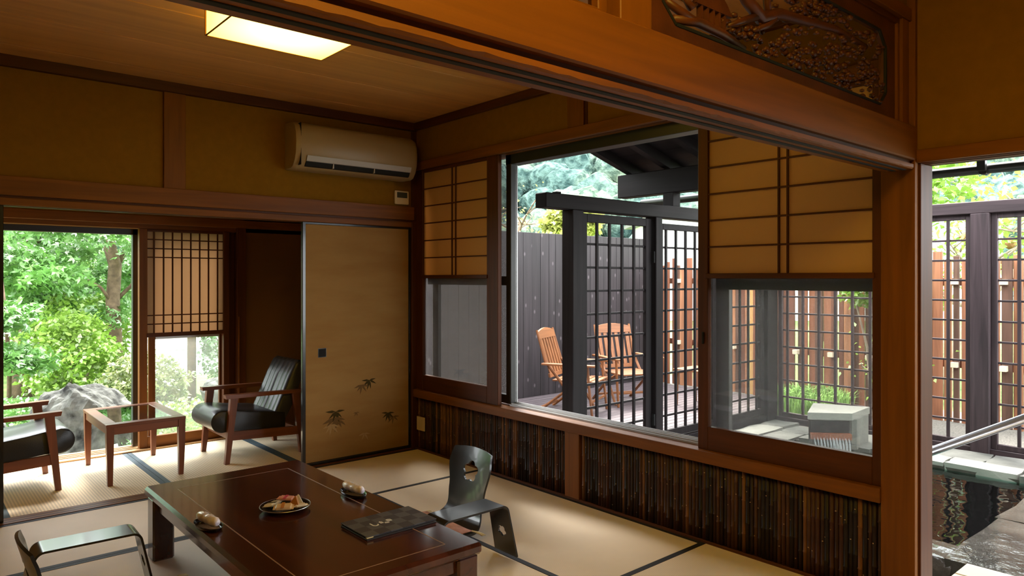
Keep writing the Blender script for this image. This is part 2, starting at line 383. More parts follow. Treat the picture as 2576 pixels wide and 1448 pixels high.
# ------------------------------------------------------------------ mesh helpers
class MB:
    """collects simple shapes; build() links them as ONE mesh object"""
    def __init__(self):
        self.v = []; self.f = []
    def add(self, vs, fs):
        b = len(self.v)
        self.v.extend([tuple(p) for p in vs]); self.f.extend([tuple(b + i for i in q) for q in fs])
        return self
    def box(self, x0, x1, y0, y1, z0, z1):
        vs = [(x0, y0, z0), (x1, y0, z0), (x1, y1, z0), (x0, y1, z0), (x0, y0, z1), (x1, y0, z1), (x1, y1, z1), (x0, y1, z1)]
        return self.add(vs, [(0, 3, 2, 1), (4, 5, 6, 7), (0, 1, 5, 4), (1, 2, 6, 5), (2, 3, 7, 6), (3, 0, 4, 7)])
    def bbox(self, x0, x1, y0, y1, z0, z1, b=.004):
        """box with chamfered edges"""
        bm = bmesh.new(); bmesh.ops.create_cube(bm, size=1)
        for q in bm.verts:
            q.co = Vector(((x0 + x1) / 2 + q.co.x * (x1 - x0), (y0 + y1) / 2 + q.co.y * (y1 - y0), (z0 + z1) / 2 + q.co.z * (z1 - z0)))
        b = min(b, .45 * min(x1 - x0, y1 - y0, z1 - z0))
        bmesh.ops.bevel(bm, geom=bm.edges[:], offset=b, segments=1, affect='EDGES')
        self.bm(bm); return self
    def bm(self, bm, mat=None):
        bm.verts.index_update()
        vs = [(mat @ q.co if mat else q.co.copy()) for q in bm.verts]
        self.add(vs, [[q.index for q in f.verts] for f in bm.faces]); bm.free(); return self
    def hexa(self, bot, top):
        """8-corner block: bottom quad + top quad (same winding)"""
        return self.add(list(bot) + list(top), [(3, 2, 1, 0), (4, 5, 6, 7), (0, 1, 5, 4), (1, 2, 6, 5), (2, 3, 7, 6), (3, 0, 4, 7)])
    def prism(self, poly, d, axis='z'):
        """poly in 2-D, extruded between d[0] and d[1] on axis"""
        def P(a, b, c):
            return {'z': (a, b, c), 'y': (a, c, b), 'x': (c, a, b)}[axis]
        n = len(poly)
        vs = [P(a, b, d[0]) for a, b in poly] + [P(a, b, d[1]) for a, b in poly]
        fs = [tuple(range(n))[::-1], tuple(range(n, 2 * n))] + [(i, (i + 1) % n, n + (i + 1) % n, n + i) for i in range(n)]
        return self.add(vs, fs)
    def tube(self, pts, rad, n=8, cap=True):
        pts = [Vector(p) for p in pts]
        if not hasattr(rad, '__len__'):
            rad = [rad] * len(pts)
        vs = []; fs = []; prev = None
        for i, p in enumerate(pts):
            t = (pts[min(i + 1, len(pts) - 1)] - pts[max(i - 1, 0)])
            t.normalize()
            if prev is None:
                a = t.orthogonal().normalized()
            else:
                a = (prev - t * prev.dot(t))
                a = a.normalized() if a.length > 1e-6 else t.orthogonal().normalized()
            prev = a; b = t.cross(a)
            for k in range(n):
                an = 2 * math.pi * k / n
                vs.append(p + (a * math.cos(an) + b * math.sin(an)) * rad[i])
        for i in range(len(pts) - 1):
            for k in range(n):
                k2 = (k + 1) % n
                fs.append((i * n + k, i * n + k2, (i + 1) * n + k2, (i + 1) * n + k))
        if cap:
            fs.append(tuple(range(n))[::-1]); fs.append(tuple(range((len(pts) - 1) * n, len(pts) * n)))
        return self.add(vs, fs)
    def lathe(self, prof, n=32, c=(0, 0, 0)):
        vs = []; fs = []
        for r, z in prof:
            for k in range(n):
                a = 2 * math.pi * k / n
                vs.append((c[0] + r * math.cos(a), c[1] + r * math.sin(a), c[2] + z))
        for i in range(len(prof) - 1):
            for k in range(n):
                k2 = (k + 1) % n
                fs.append((i * n + k, i * n + k2, (i + 1) * n + k2, (i + 1) * n + k))
        fs.append(tuple(range(n))[::-1]); fs.append(tuple(range((len(prof) - 1) * n, len(prof) * n)))
        return self.add(vs, fs)
    def ico(self, c, r, sub=2, jit=0.0, seed=0):
        bm = bmesh.new(); bmesh.ops.create_icosphere(bm, subdivisions=sub, radius=1)
        rr = random.Random(seed)
        if not hasattr(r, '__len__'):
            r = (r, r, r)
        for q in bm.verts:
            s = 1 + rr.uniform(-jit, jit)
            q.co = Vector((c[0] + q.co.x * r[0] * s, c[1] + q.co.y * r[1] * s, c[2] + q.co.z * r[2] * s))
        return self.bm(bm)
    def mesh(self, name, mat, smooth=False):
        me = bpy.data.meshes.new(name)
        me.from_pydata(self.v, [], self.f); me.update()
        me.materials.append(M(mat))
        if smooth:
            me.polygons.foreach_set('use_smooth', [True] * len(me.polygons))
        return me
    def build(self, name, mat, parent=None, smooth=False, loc=None):
        return put(name, self.mesh(name, mat, smooth), parent, loc)

def put(name, me, parent=None, loc=None, rot=None):
    o = bpy.data.objects.new(name, me)
    COL.objects.link(o)
    if parent is not None:
        o.parent = parent
    if loc is not None:
        o.location = loc
    if rot is not None:
        o.rotation_euler = rot
    return o

def tag(o, label, cat=None, group=None, kind=None):
    o['label'] = label
    if cat: o['category'] = cat
    if group: o['group'] = group
    if kind: o['kind'] = kind
    return o

def thing(name, label, cat, loc=(0, 0, 0), rz=0, group=None):
    o = bpy.data.objects.new(name, None); COL.objects.link(o)
    o.empty_display_size = .1
    o.location = loc; o.rotation_euler = (0, 0, rz)
    return tag(o, label, cat, group)

def struct(name, label, loc=(0, 0, 0)):
    o = bpy.data.objects.new(name, None); COL.objects.link(o); o.location = loc
    o.empty_display_size = .1
    return tag(o, label, kind='structure')

def smesh(name, label, mb, mat, smooth=False):
    return tag(mb.build(name, mat, None, smooth), label, kind='structure')

def B(*a):
    return MB().box(*a)

def BB(*a, b=.004):
    return MB().bbox(*a, b=b)

_boxcache = {}
def boxpart(name, dims, mat, parent, loc, rot=None):
    """a box piece whose mesh is shared by all pieces of the same size and material"""
    k = (round(dims[0], 4), round(dims[1], 4), round(dims[2], 4), str(mat) if isinstance(mat, str) else mat.name)
    if k not in _boxcache:
        x, y, z = [d / 2 for d in dims]
        _boxcache[k] = BB(-x, x, -y, y, -z, z, b=.0025).mesh(name, mat)
    return put(name, _boxcache[k], parent, loc, rot)

def span(name, x0, x1, y0, y1, z0, z1, mat, parent):
    return boxpart(name, (x1 - x0, y1 - y0, z1 - z0), mat, parent, ((x0 + x1) / 2, (y0 + y1) / 2, (z0 + z1) / 2))

def copy_tree(o, parent=None):
    c = o.copy(); COL.objects.link(c); c.parent = parent
    for ch in list(o.children):
        copy_tree(ch, c)
    return c

def sheet(name, outline, holes, cuts, fn, mat, parent, thick=.01, smooth=True, cutaxis=0):
    """flat outline with holes in (s,t), cut into strips, bent by fn(s,t)->xyz and thickened"""
    bm = bmesh.new(); es = []
    for loop in [outline] + holes:
        vs = [bm.verts.new((a, b, 0)) for a, b in loop]
        for i in range(len(vs)):
            es.append(bm.edges.new((vs[i], vs[(i + 1) % len(vs)])))
    bmesh.ops.triangle_fill(bm, edges=es, use_beauty=True, use_dissolve=False)
    for ax, lst in cuts:
        for c in lst:
            co = (c, 0, 0) if ax == 0 else (0, c, 0)
            no = (1, 0, 0) if ax == 0 else (0, 1, 0)
            bmesh.ops.bisect_plane(bm, geom=bm.verts[:] + bm.edges[:] + bm.faces[:], plane_co=co, plane_no=no, dist=1e-5)
    for q in bm.verts:
        q.co = Vector(fn(q.co.x, q.co.y))
    bmesh.ops.recalc_face_normals(bm, faces=bm.faces[:])
    me = bpy.data.meshes.new(name); bm.to_mesh(me); bm.free()
    me.materials.append(M(mat))
    if smooth:
        me.polygons.foreach_set('use_smooth', [True] * len(me.polygons))
    o = put(name, me, parent)
    md = o.modifiers.new('solid', 'SOLIDIFY'); md.thickness = thick; md.offset = 0
    md2 = o.modifiers.new('split', 'EDGE_SPLIT'); md2.split_angle = R(50)
    return o

# ------------------------------------------------------------------ dimensions of the place (metres; camera stands over the origin)
WX = 3.056      # inner face of the window wall
BY = 4.66       # inner face of the back wall (towards the sunroom)
OY = 5.98       # inner face of the sunroom's outer wall
PY0, PY1 = 1.068, 1.198   # post between the two rooms
CZ = 2.515      # ceiling
LX = -1.6       # wall on the camera's left
NY = -2.4       # wall behind the camera
GZ = -0.15      # bath terrace level

# ------------------------------------------------------------------ floors
fl = struct('floor', 'woven tatami floor of the two rooms and the sunroom')
B(LX, 3.2, NY, 6.15, -.12, -.045).build('subfloor', 'trim_x', fl)

def tatami(x0, x1, y0, y1, long, mat=None, edge='edge_black', ew=.029):
    g = .0015
    x0 += g; x1 -= g; y0 += g; y1 -= g
    mname = mat or ('tatami_x' if long == 'y' else 'tatami_y')
    m = MB().box(-(x1 - x0) / 2, (x1 - x0) / 2, -(y1 - y0) / 2, (y1 - y0) / 2, -.045, 0)
    o = m.build('tatami_mat', mname, fl, loc=((x0 + x1) / 2, (y0 + y1) / 2, 0))
    hx, hy = (x1 - x0) / 2, (y1 - y0) / 2
    for s in (-1, 1):
        if long == 'y':
            a, b_ = sorted((s * hx, s * (hx - ew)))
            B(a, b_, -hy, hy, -.002, .0012).build('edging', edge, o)
        else:
            a, b_ = sorted((s * hy, s * (hy - ew)))
            B(-hx, hx, a, b_, -.002, .0012).build('edging', edge, o)
    return o

# main room (between the carved transom and the sunroom)
tatami(1.29, 3.05, 3.815, 4.64, 'x'); tatami(-.47, 1.29, 3.815, 4.64, 'x'); tatami(LX, -.47, 3.815, 4.64, 'x')
tatami(2.19, 3.05, 2.06, 3.815, 'y')
tatami(.43, 2.19, 2.94, 3.815, 'x'); tatami(.43, 2.19, 2.06, 2.94, 'x')
tatami(-.45, .43, 2.06, 3.815, 'y'); tatami(LX, -.45, 2.06, 3.815, 'y')
tatami(1.29, 3.05, 1.2, 2.06, 'x'); tatami(-.47, 1.29, 1.2, 2.06, 'x'); tatami(LX, -.47, 1.2, 2.06, 'x')
# near room
for i in range(4):
    for j in range(2):
        tatami(3.05 - (i + 1) * 1.16, 3.05 - i * 1.16, NY + j * 1.73, NY + (j + 1) * 1.73, 'y')
# sunroom strip with coarser weave and blue-grey edging
for x0, x1 in ((-.42, .45), (.45, 1.318), (1.318, 2.173), (2.173, 3.04)):
    tatami(x0, x1, 4.765, 5.93, 'y', 'tatami_coarse', 'edge_blue', .031)

# sill tracks on the floor
t = struct('trim_1', 'grooved wooden floor track between tatami room and sunroom')
span('track_board', LX, WX, 4.643, 4.763, -.045, .003, 'trim_x', t)
span('track_edge', LX, WX, 4.64, 4.648, -.04, .004, 'frame_x', t)
for y in (4.682, 4.722):
    span('track_groove', LX, WX, y - .009, y + .009, .002, .0036, 'frame_x', t)
t = struct('trim_2', 'pale wooden outer threshold along the sunroom glass')
span('threshold_board', LX, 3.04, 5.93, 6.17, -.06, .012, 'sill_pale', t)
for y in (6.0, 6.05, 6.1):
    span('rail', LX, 3.04, y - .004, y + .004, .01, .018, 'sill_pale', t)
t = struct('trim_3', 'floor track under the transom between the two rooms')
span('track_board', LX, WX, 1.07, 1.19, -.045, .003, 'trim_x', t)

# ------------------------------------------------------------------ ceilings
ce = struct('ceiling', 'board ceiling of wide pale brown planks')
y = 4.95
for k in range(9):
    yy0, yy1 = y - .52, y
    y -= .52
    if yy1 < 1.2: break
    span('ceiling_plank', LX, WX + .05, max(yy0, 1.12) + .003, min(yy1, 4.72) - .003, CZ, CZ + .02, 'ceiling_board', ce)
B(LX, 3.2, 1.1, 4.8, CZ + .018, CZ + .05).build('backing', 'black_gap', ce)
B(LX, 3.2, NY, 1.14, 2.62, 2.66).build('plank_field', 'ceiling_board', ce)
B(LX, 3.2, 4.74, 6.1, 2.12, 2.16).build('sunroom_plank', 'ceiling_board', ce)
t = struct('trim_4', 'dark ceiling moulding along the wall with the air conditioner')
span('moulding', LX, WX, BY - .035, BY + .02, 2.455, CZ, 'frame_x', t)
t = struct('trim_5', 'dark ceiling moulding above the wide window')
span('moulding', WX - .035, WX + .02, PY1, BY - .035, 2.462, CZ, 'frame_y', t)

# ------------------------------------------------------------------ back wall
w = struct('wall_back', 'mustard plaster wall above the sunroom opening')
B(LX, WX + .1, BY + .006, BY + .09, 1.80, CZ + .02).build('plaster', 'plaster', w)
B(LX, -.75, BY + .006, BY + .09, 0, 1.80).build('plaster', 'plaster', w)
t = struct('trim_6', 'slim wooden stud dividing the plaster over the sunroom opening')
span('stud', 1.236, 1.362, BY - .012, BY + .03, 1.868, 2.457, 'trim_z', t)
t = struct('trim_7', 'long wooden rail and grooved lintel over the sunroom opening')
span('picture_rail', LX, 3.03, BY - .028, BY + .01, 1.765, 1.868, 'trim_x', t)
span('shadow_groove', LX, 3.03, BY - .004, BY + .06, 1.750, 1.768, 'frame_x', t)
span('lintel', LX, 3.03, BY - .006, BY + .09, 1.712, 1.752, 'trim_x', t)
for y in (4.682, 4.722):
    span('lintel_groove', LX, 3.03, y - .009, y + .009, 1.709, 1.7125, 'frame_x', t)
t = struct('trim_8', 'dark corner post beside the sliding paper door')
span('post', 3.02, 3.14, BY - .012, BY + .105, 0, 2.46, 'frame_z', t)

# ------------------------------------------------------------------ window wall
w = struct('wall_right', 'window wall with mustard plaster and a bamboo cane dado')
B(WX + .004, WX + .1, PY1, BY + .1, 2.213, CZ + .02).build('plaster', 'plaster', w)
B(WX + .02, WX + .1, PY1, BY + .1, -.05, .405).build('dado_board', 'black_gap', w)
B(WX + .004, WX + .1, NY, PY0, 1.825, 2.66).build('plaster', 'plaster', w)
B(WX + .004, WX + .1, NY, -.35, 0, 1.825).build('plaster', 'plaster', w)  # unseen wall stretch, extended to narrow the bath opening and cut daylight
B(WX + .1, WX + .13, NY, 6.2, 2.25, 3.1).build('outer_cladding', 'charcoal_y', w)

# bamboo canes of the dado, each its own piece
def cane_mesh(k, h):
    rr = random.Random(100 + k)
    r = .0095 + .0028 * rr.random()
    m = MB(); n = 7
    z = 0; pts = [(0, 0, 0)]; rad = [r]
    z = rr.uniform(.03, .16)
    while z < h - .02:
        pts += [(0, 0, z - .004), (0, 0, z), (0, 0, z + .004)]; rad += [r * .96, r * 1.22, r * .95]
        z += rr.uniform(.11, .2)
    pts.append((0, 0, h)); rad.append(r)
    m.tube(pts, rad, n)
    return m
CANES = [cane_mesh(k, .385).mesh('bamboo_cane', BAMBOO[k % 6], True) for k in range(14)]
def spot_mesh():
    return MB().ico((0, 0, 0), (.0022, .0036, .0030), 1).mesh('twig_scar', 'bamboo_knot')
SPOT = spot_mesh()
y = PY1 + .012
while y < BY - .05:
    if not (2.885 < y < 3.022):
        k = rng.choice([0, 0, 1, 1, 2, 3, 4, 4, 5, 6, 7, 8, 9, 9, 10, 11, 12, 13])
        c = put('bamboo_cane', CANES[k], w, (WX + .006 + rng.uniform(-.002, .003), y, .012), (0, 0, rng.uniform(0, 6)))
        if rng.random() < .8:
            s = put('twig_scar', SPOT, c)
            a = math.pi - c.rotation_euler.z + rng.uniform(-.6, .6)
            s.location = (math.cos(a) * .0105, math.sin(a) * .0105, rng.uniform(.03, .36))
            s.rotation_euler = (0, 0, a)
    y += rng.uniform(.0185, .0215)
t = struct('trim_9', 'wooden stud splitting the bamboo cane dado')
span('stud', WX - .016, WX + .03, 2.894, 3.013, .012, .405, 'trim_z', t)
t = struct('trim_10', 'long wooden window sill above the bamboo canes')
span('sill_face', WX - .03, WX + .16, PY1, BY - .012, .402, .462, 'trim_y', t)
span('sill_track', WX + .06, WX + .16, 2.09, 3.61, .460, .474, 'alu_grey', t)
for x in (.075, .105, .135):
    span('track_rail', WX + x - .003, WX + x + .003, 2.09, 3.61, .472, .482, 'alu_grey', t)
t = struct('baseboard_right', 'thin dark strip where tatami meets the bamboo dado')
span('strip', WX - .012, WX + .008, PY1, BY - .012, -.02, .014, 'frame_y', t)
t = struct('trim_11', 'wooden lintel over the wide window')
span('lintel', WX - .022, WX + .16, PY1, BY - .012, 2.150, 2.215, 'trim_y', t)
span('lintel_groove', WX + .01, WX + .03, PY1, BY - .012, 2.147, 2.1505, 'frame_y', t)
t = struct('trim_12', 'short wooden stud in the plaster over the wide window')
span('stud', WX - .012, WX + .03, 2.862, 2.996, 2.213, 2.464, 'trim_z', t)
span('stud_shade_strip', WX - .002, WX + .03, 2.842, 2.862, 2.213, 2.464, 'frame_z', t)  # dark wood strip stands in for the shade beside the stud
t = struct('trim_13', 'thick orange-brown post between the two rooms')
span('post', WX - .02, WX + .135, PY0, PY1, 0, 2.62, 'trim_z', t)
span('door_stop', WX + .012, WX + .138, PY0 - .010, PY0 + .004, 0, 1.776, 'frame_z', t)
t = struct('trim_14', 'grooved lintel over the opening to the open-air bath')
span('lintel', WX - .012, WX + .12, NY, PY0, 1.776, 1.826, 'trim_y', t)
for x in (.02, .06):
    span('lintel_groove', WX + x - .006, WX + x + .006, NY, PY0, 1.7735, 1.777, 'frame_y', t)

# other walls, mostly behind the camera
w = struct('wall_left', 'plaster wall on the far side of the tatami rooms')
B(LX - .1, LX, NY, 6.2, -.05, 2.66).build('plaster', 'plaster', w)
w = struct('wall_front', 'plaster wall opposite the sunroom')
B(LX - .1, WX + .1, NY - .1, NY, -.05, 2.66).build('plaster', 'plaster', w)
w = struct('wall_transom', 'plaster strip above the carved transom')
B(LX, WX + .05, PY0 + .03, PY1 - .03, 2.38, 2.63).build('plaster', 'plaster', w)

# ------------------------------------------------------------------ transom beam between the rooms
t = struct('trim_15', 'massive orange-brown lintel beam crossing the picture')
me = MB()
me.bbox(LX, WX - .004, PY0 - .003, PY0 + .03, 1.785, 1.919, b=.005)
me.build('rail_face', 'trim_x', t)
span('rail_face', LX, WX - .02, PY1 - .03, PY1 + .003, 1.785, 1.919, 'trim_x', t)
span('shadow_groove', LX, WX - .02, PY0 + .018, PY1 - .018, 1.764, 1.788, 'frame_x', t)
# lintel with a slightly worn front edge
m = MB(); xs = np.linspace(LX, WX - .03, 140); rr = random.Random(3)
jit = [rr.uniform(0, .0045) if rr.random() < .7 else 0 for _ in xs]
vs = []
for x, j in zip(xs, jit):
    vs += [(x, PY0 + .002, 1.768), (x, PY0 + .002, 1.753 + j), (x, PY0 + .005 + j, 1.750), (x, 1.183, 1.750), (x, 1.183, 1.768)]
fs = []
for i in range(len(xs) - 1):
    for k in range(5):
        k2 = (k + 1) % 5
        fs.append((i * 5 + k, i * 5 + k2, (i + 1) * 5 + k2, (i + 1) * 5 + k))
fs += [(0, 1, 2, 3, 4), tuple((len(xs) - 1) * 5 + k for k in (4, 3, 2, 1, 0))]
m.add(vs, fs); m.build('lintel', 'trim_x', t)
for y in (1.103, 1.143):
    span('lintel_groove', LX, WX - .03, y - .009, y + .009, 1.7475, 1.7505, 'black_gap', t)

t = struct('trim_16', 'orange wooden frame holding the carved transom')
span('divider_post', 1.275, 1.392, PY0 + .012, PY1 - .012, 1.917, 2.36, 'trim_z', t)
span('end_post', 2.965, 3.03, PY0 + .02, PY1 - .02, 1.917, 2.36, 'trim_z', t)
span('inner_stop', 2.94, 2.965, PY0 + .03, PY1 - .03, 1.917, 2.315, 'trim_z', t)
span('head_rail', LX, 3.04, PY0 + .012, PY1 - .012, 2.335, 2.385, 'trim_x', t)
span('head_stop', 1.392, 2.965, PY0 + .03, PY1 - .03, 2.310, 2.336, 'frame_x', t)

# carved openwork transom
rn = thing('carved_transom', 'dark carved wooden transom with pine branches and a small pavilion', 'transom', (2.165, 1.118, 1.917))
def rp(x, z):            # panel coordinates from room coordinates
    return (x - 2.165, z - 1.917)
outer = [rp(1.392, 1.917), rp(2.94, 1.917), rp(2.94, 2.312), rp(1.392, 2.312)]
inner = [rp(1.525, 1.976), rp(2.80, 1.976), rp(2.855, 2.025), rp(2.855, 2.20), rp(2.80, 2.255), rp(1.525, 2.255), rp(1.468, 2.20), rp(1.468, 2.025)]
sheet('panel_board', outer, [inner], [], lambda s, t_: (s, 0, t_), 'ranma_wood', rn, thick=.022, smooth=False)
m = MB()
for i in range(8):
    a, b_ = inner[i], inner[(i + 1) % 8]
    m.tube([(a[0], -.009, a[1]), (b_[0], -.009, b_[1])], .006, 6)
m.build('opening_bead', 'black_gap', rn)
def rclump(cx, cz, w_, h_, seed, name='pine_clump'):
    rr = random.Random(seed); mm = MB()
    for k in range(int(17 * w_ / .1)):
        x = cx + rr.gauss(0, w_ * .36); z = cz + rr.gauss(0, h_ * .30)
        z = min(max(z, 1.982), 2.25)
        q = rp(x, z); r_ = rr.uniform(.008, .016)
        mm.ico((q[0], rr.uniform(-.012, .006), q[1]), (r_ * 1.3, .010, r_ * .8), 1, .25, k + seed)
    mm.build(name, 'ranma_wood', rn, True)['kind'] = 'stuff'
for i, (cx, cz, w_, h_) in enumerate([(1.86, 2.035, .12, .06), (2.0, 2.02, .16, .07), (2.13, 2.06, .2, .1), (2.26, 2.03, .18, .09), (2.18, 2.17, .2, .1),
                                      (2.40, 2.10, .22, .14), (2.52, 2.02, .2, .08), (2.62, 2.14, .2, .14), (2.74, 2.05, .16, .12), (2.36, 2.22, .25, .05), (1.60, 2.20, .14, .07), (2.76, 2.20, .1, .07)]):
    rclump(cx, cz, w_, h_, 40 + i)
def rtube(name, pts, rads):
    MB().tube([(*[rp(x, z)[0]], d, rp(x, z)[1]) for x, z, d in pts], rads, 8).build(name, 'ranma_wood', rn, True)
rtube('pine_trunk', [(1.72, 2.245, 0), (1.80, 2.20, -.004), (1.87, 2.13, -.008), (1.95, 2.095, -.008), (2.06, 2.135, -.006), (2.2, 2.15, -.004), (2.45, 2.18, 0), (2.7, 2.17, 0)], [.016, .018, .018, .02, .018, .016, .013, .01])
rtube('pine_branch', [(1.93, 2.095, -.006), (1.84, 2.06, -.01), (1.77, 2.03, -.01)], [.012, .01, .006])
rtube('pine_branch', [(2.05, 2.13, -.008), (1.98, 2.08, -.013), (1.9, 2.045, -.012)], [.012, .011, .006])
rtube('pine_branch', [(1.99, 2.245, 0), (1.985, 2.19, -.004), (2.0, 2.11, -.004)], [.010, .012, .012])
for i, xs_ in enumerate([(1.48, 1.56), (1.50, 1.60), (1.53, 1.66), (1.56, 1.62)]):
    z0 = 2.19 - .042 * i
    rtube('rock_fold', [(xs_[0], z0, -.006), ((xs_[0] + xs_[1]) / 2, z0 - .028, -.012), (xs_[1], z0 - .012, -.008)], [.007, .011, .005])
rtube('shore_line', [(1.52, 1.99, -.004), (1.62, 2.005, -.01), (1.74, 2.0, -.01), (1.86, 1.985, -.006)], [.012, .014, .013, .008])
rtube('shore_line', [(1.49, 2.03, -.004), (1.56, 2.012, -.01), (1.65, 2.0, -.01)], [.010, .012, .008])
for k in range(5):
    x = 1.642 + k * .028
    q = rp(x, 2.005)
    B(q[0] - .004, q[0] + .004, -.012, .004, q[1], q[1] + .052).build('pavilion_pillar', 'ranma_wood', rn)
q = rp(1.70, 2.055)
MB().prism([(q[0] - .088, q[1]), (q[0] + .088, q[1]), (q[0] + .06, q[1] + .03), (q[0], q[1] + .075), (q[0] - .06, q[1] + .03)], (-.014, .006), 'y').build('pavilion_roof', 'ranma_wood', rn)
# next transom, only its corner shows past the divider post
rn2 = thing('plain_transom', 'plain latticed transom beside the divider post, cut by the picture edge', 'transom', (.55, 1.13, 1.917))
span('frame_rail', -1.4, .72, -.012, .012, 0, .035, 'trim_x', rn2)
span('frame_rail', -1.4, .72, -.012, .012, .385, .42, 'trim_x', rn2)
span('frame_stile', .69, .722, -.012, .012, .03, .39, 'trim_z', rn2)
for k in range(7):
    span('upright_slat', .56 - k * .22, .575 - k * .22, -.006, .006, .03, .39, 'trim_z', rn2)

# ------------------------------------------------------------------ windows
def shoji_window(name, label, y0, y1, py0, py1, mull, x=WX, screen=False):
    """half-paper sliding window: stiles, rails, paper panes with slats above, glass below (window wall, plane x = const)"""
    o = struct(name, label)
    X0, X1 = x + .004, x + .038
    zb, zt = .462, 2.150
    span('stile', X0, X1, y0, py0 - .0, zb, zt, 'frame_z', o)
    span('stile', X0, X1, py1, y1, zb, zt, 'frame_z', o)
    span('bottom_rail', X0, X1, py0, py1, zb, .578, 'frame_y', o)
    span('middle_rail', X0 - .008, X1, py0 - .012, py1 + .012, 1.318, 1.343, 'frame_y', o)
    span('top_rail', X0, X1, py0, py1, 2.128, zt, 'frame_y', o)
    # muntins and separate panes of paper
    ys = [py0, mull[0], mull[1], py1]
    for yy in mull:
        span('upright_slat', X0 + .002, X0 + .014, yy - .005, yy + .005, 1.343, 2.128, 'frame_z', o)
    zs = [1.343 + k * .1315 for k in range(6)] + [2.128]
    for zz in zs[1:-1]:
        span('cross_slat', X0 + .003, X0 + .013, py0, py1, zz - .0045, zz + .0045, 'frame_y', o)
    for i in range(6):
        for j in range(3):
            span('paper_pane', X0 + .0145, X0 + .0153, ys[j], ys[j + 1], zs[i], zs[i + 1], 'shoji_paper', o)
    g = B(X0 + .016, X0 + .019, py0 - .01, py1 + .01, .57, 1.325).build('glass_pane', 'glass_tinted', o)
    return o

wn = shoji_window('window_1', 'half-paper window in the corner, grey screen behind its lower pane', 3.662, 4.648, 3.783, 4.564, (4.149, 4.193))
span('outer_stile', WX + .075, WX + .105, 4.46, 4.53, .47, 2.14, 'alu_dark', wn)
span('outer_rail', WX + .075, WX + .105, 3.64, 4.6, 1.27, 1.335, 'alu_dark', wn)
span('outer_rail', WX + .075, WX + .105, 3.64, 4.6, .47, .53, 'alu_dark', wn)
B(WX + .118, WX + .120, 3.60, 4.6, .48, 2.14).build('insect_screen', 'insect_screen', wn)
wn = struct('window_2', 'wide slid-open window looking out to the deck and hillside')
span('outer_stile', WX + .07, WX + .11, 3.605, 3.655, .47, 2.15, 'alu_dark', wn)
span('screen_stile', WX + .112, WX + .14, 3.612, 3.64, .47, 2.15, 'alu_grey', wn)
span('outer_head', WX + .07, WX + .16, 2.05, 3.66, 2.085, 2.152, 'alu_dark', wn)
wn = shoji_window('window_3', 'half-paper window beside the thick post, bath seen through its lower pane', PY1 + .002, 2.088, 1.241, 2.030, (1.614, 1.657))
span('latch', WX - .003, WX + .01, 2.05, 2.062, .99, 1.05, 'black_gap', wn)
span('outer_stile', WX + .075, WX + .105, 1.955, 2.03, .47, 2.14, 'alu_dark', wn)
span('outer_rail', WX + .075, WX + .105, 1.2, 2.03, 1.262, 1.322, 'alu_dark', wn)
span('outer_rail', WX + .075, WX + .105, 1.2, 2.03, .47, .56, 'alu_dark', wn)

# sunroom outer wall
w = struct('wall_sunroom', 'dark brown end wall of the sunroom')
B(2.216, 3.06, OY, OY + .1, -.05, 2.2).build('plaster', 'paint_brown', w)
B(3.04, 3.14, BY + .1, OY + .2, -.05, 2.2).build('plaster', 'paint_brown', w)
B(LX, 3.06, OY + .0, OY + .1, 1.80, 2.2).build('plaster', 'plaster', w)
B(LX, -.35, OY, OY + .1, -.05, 1.8).build('plaster', 'plaster', w)
t = struct('trim_17', 'stepped wooden lintel over the sunroom glass')
span('lintel', LX, 3.04, OY - .03, OY + .05, 1.735, 1.80, 'trim_x', t)
span('inner_lintel', LX, 3.04, OY + .0, OY + .12, 1.70, 1.737, 'trim_x', t)
span('outer_head', LX, 1.43, OY + .1, OY + .16, 1.655, 1.715, 'alu_dark', t)
t = struct('trim_18', 'wooden post at the end of the sunroom glass')
span('post', 2.150, 2.222, OY - .03, OY + .1, 0, 1.74, 'frame_z', t)
span('post_edge', 2.158, 2.166, OY - .036, OY - .028, .02, 1.0, 'trim_z', t)

wn = struct('window_4', 'lattice paper screen over a clear pane in the sunroom')
yf = OY
span('stile', 1.413, 1.470, yf - .01, yf + .04, .012, 1.70, 'trim_z', wn)
span('stile', 2.045, 2.092, yf - .01, yf + .04, .012, 1.70, 'frame_z', wn)
span('top_rail', 1.47, 2.045, yf - .006, yf + .03, 1.680, 1.70, 'frame_x', wn)
span('middle_rail', 1.462, 2.052, yf - .012, yf + .03, .862, .893, 'frame_x', wn)
span('bottom_rail', 1.47, 2.045, yf - .006, yf + .03, .012, .095, 'trim_x', wn)
span('inner_stile', 1.492, 1.540, yf + .045, yf + .075, .02, 1.70, 'trim_z', wn)
span('inner_stile', 2.028, 2.07, yf + .045, yf + .075, .02, 1.70, 'frame_z', wn)
span('inner_rail', 1.54, 2.03, yf + .045, yf + .075, .84, .872, 'alu_grey', wn)
span('inner_rail', 1.54, 2.03, yf + .045, yf + .075, .02, .085, 'alu_grey', wn)
xs_ = [1.52, 1.589, 1.655, 1.724, 1.792, 1.860, 1.929, 2.001]
zs_ = [.962, 1.030, 1.481, 1.549, 1.619]
for x in xs_:
    span('upright_slat', x - .0055, x + .0055, yf, yf + .012, .893, 1.68, 'frame_z', wn)
for z in zs_:
    span('cross_slat', 1.47, 2.045, yf + .001, yf + .011, z - .0045, z + .0045, 'frame_x', wn)
xe = [1.47] + xs_ + [2.045]
for i in range(9):
    span('paper_pane', xe[i], xe[i + 1], yf + .0125, yf + .0133, .893, 1.68, 'shoji_paper_pale', wn)
B(1.53, 2.035, yf + .058, yf + .061, .08, .845).build('glass_pane', 'glass_clear', wn)
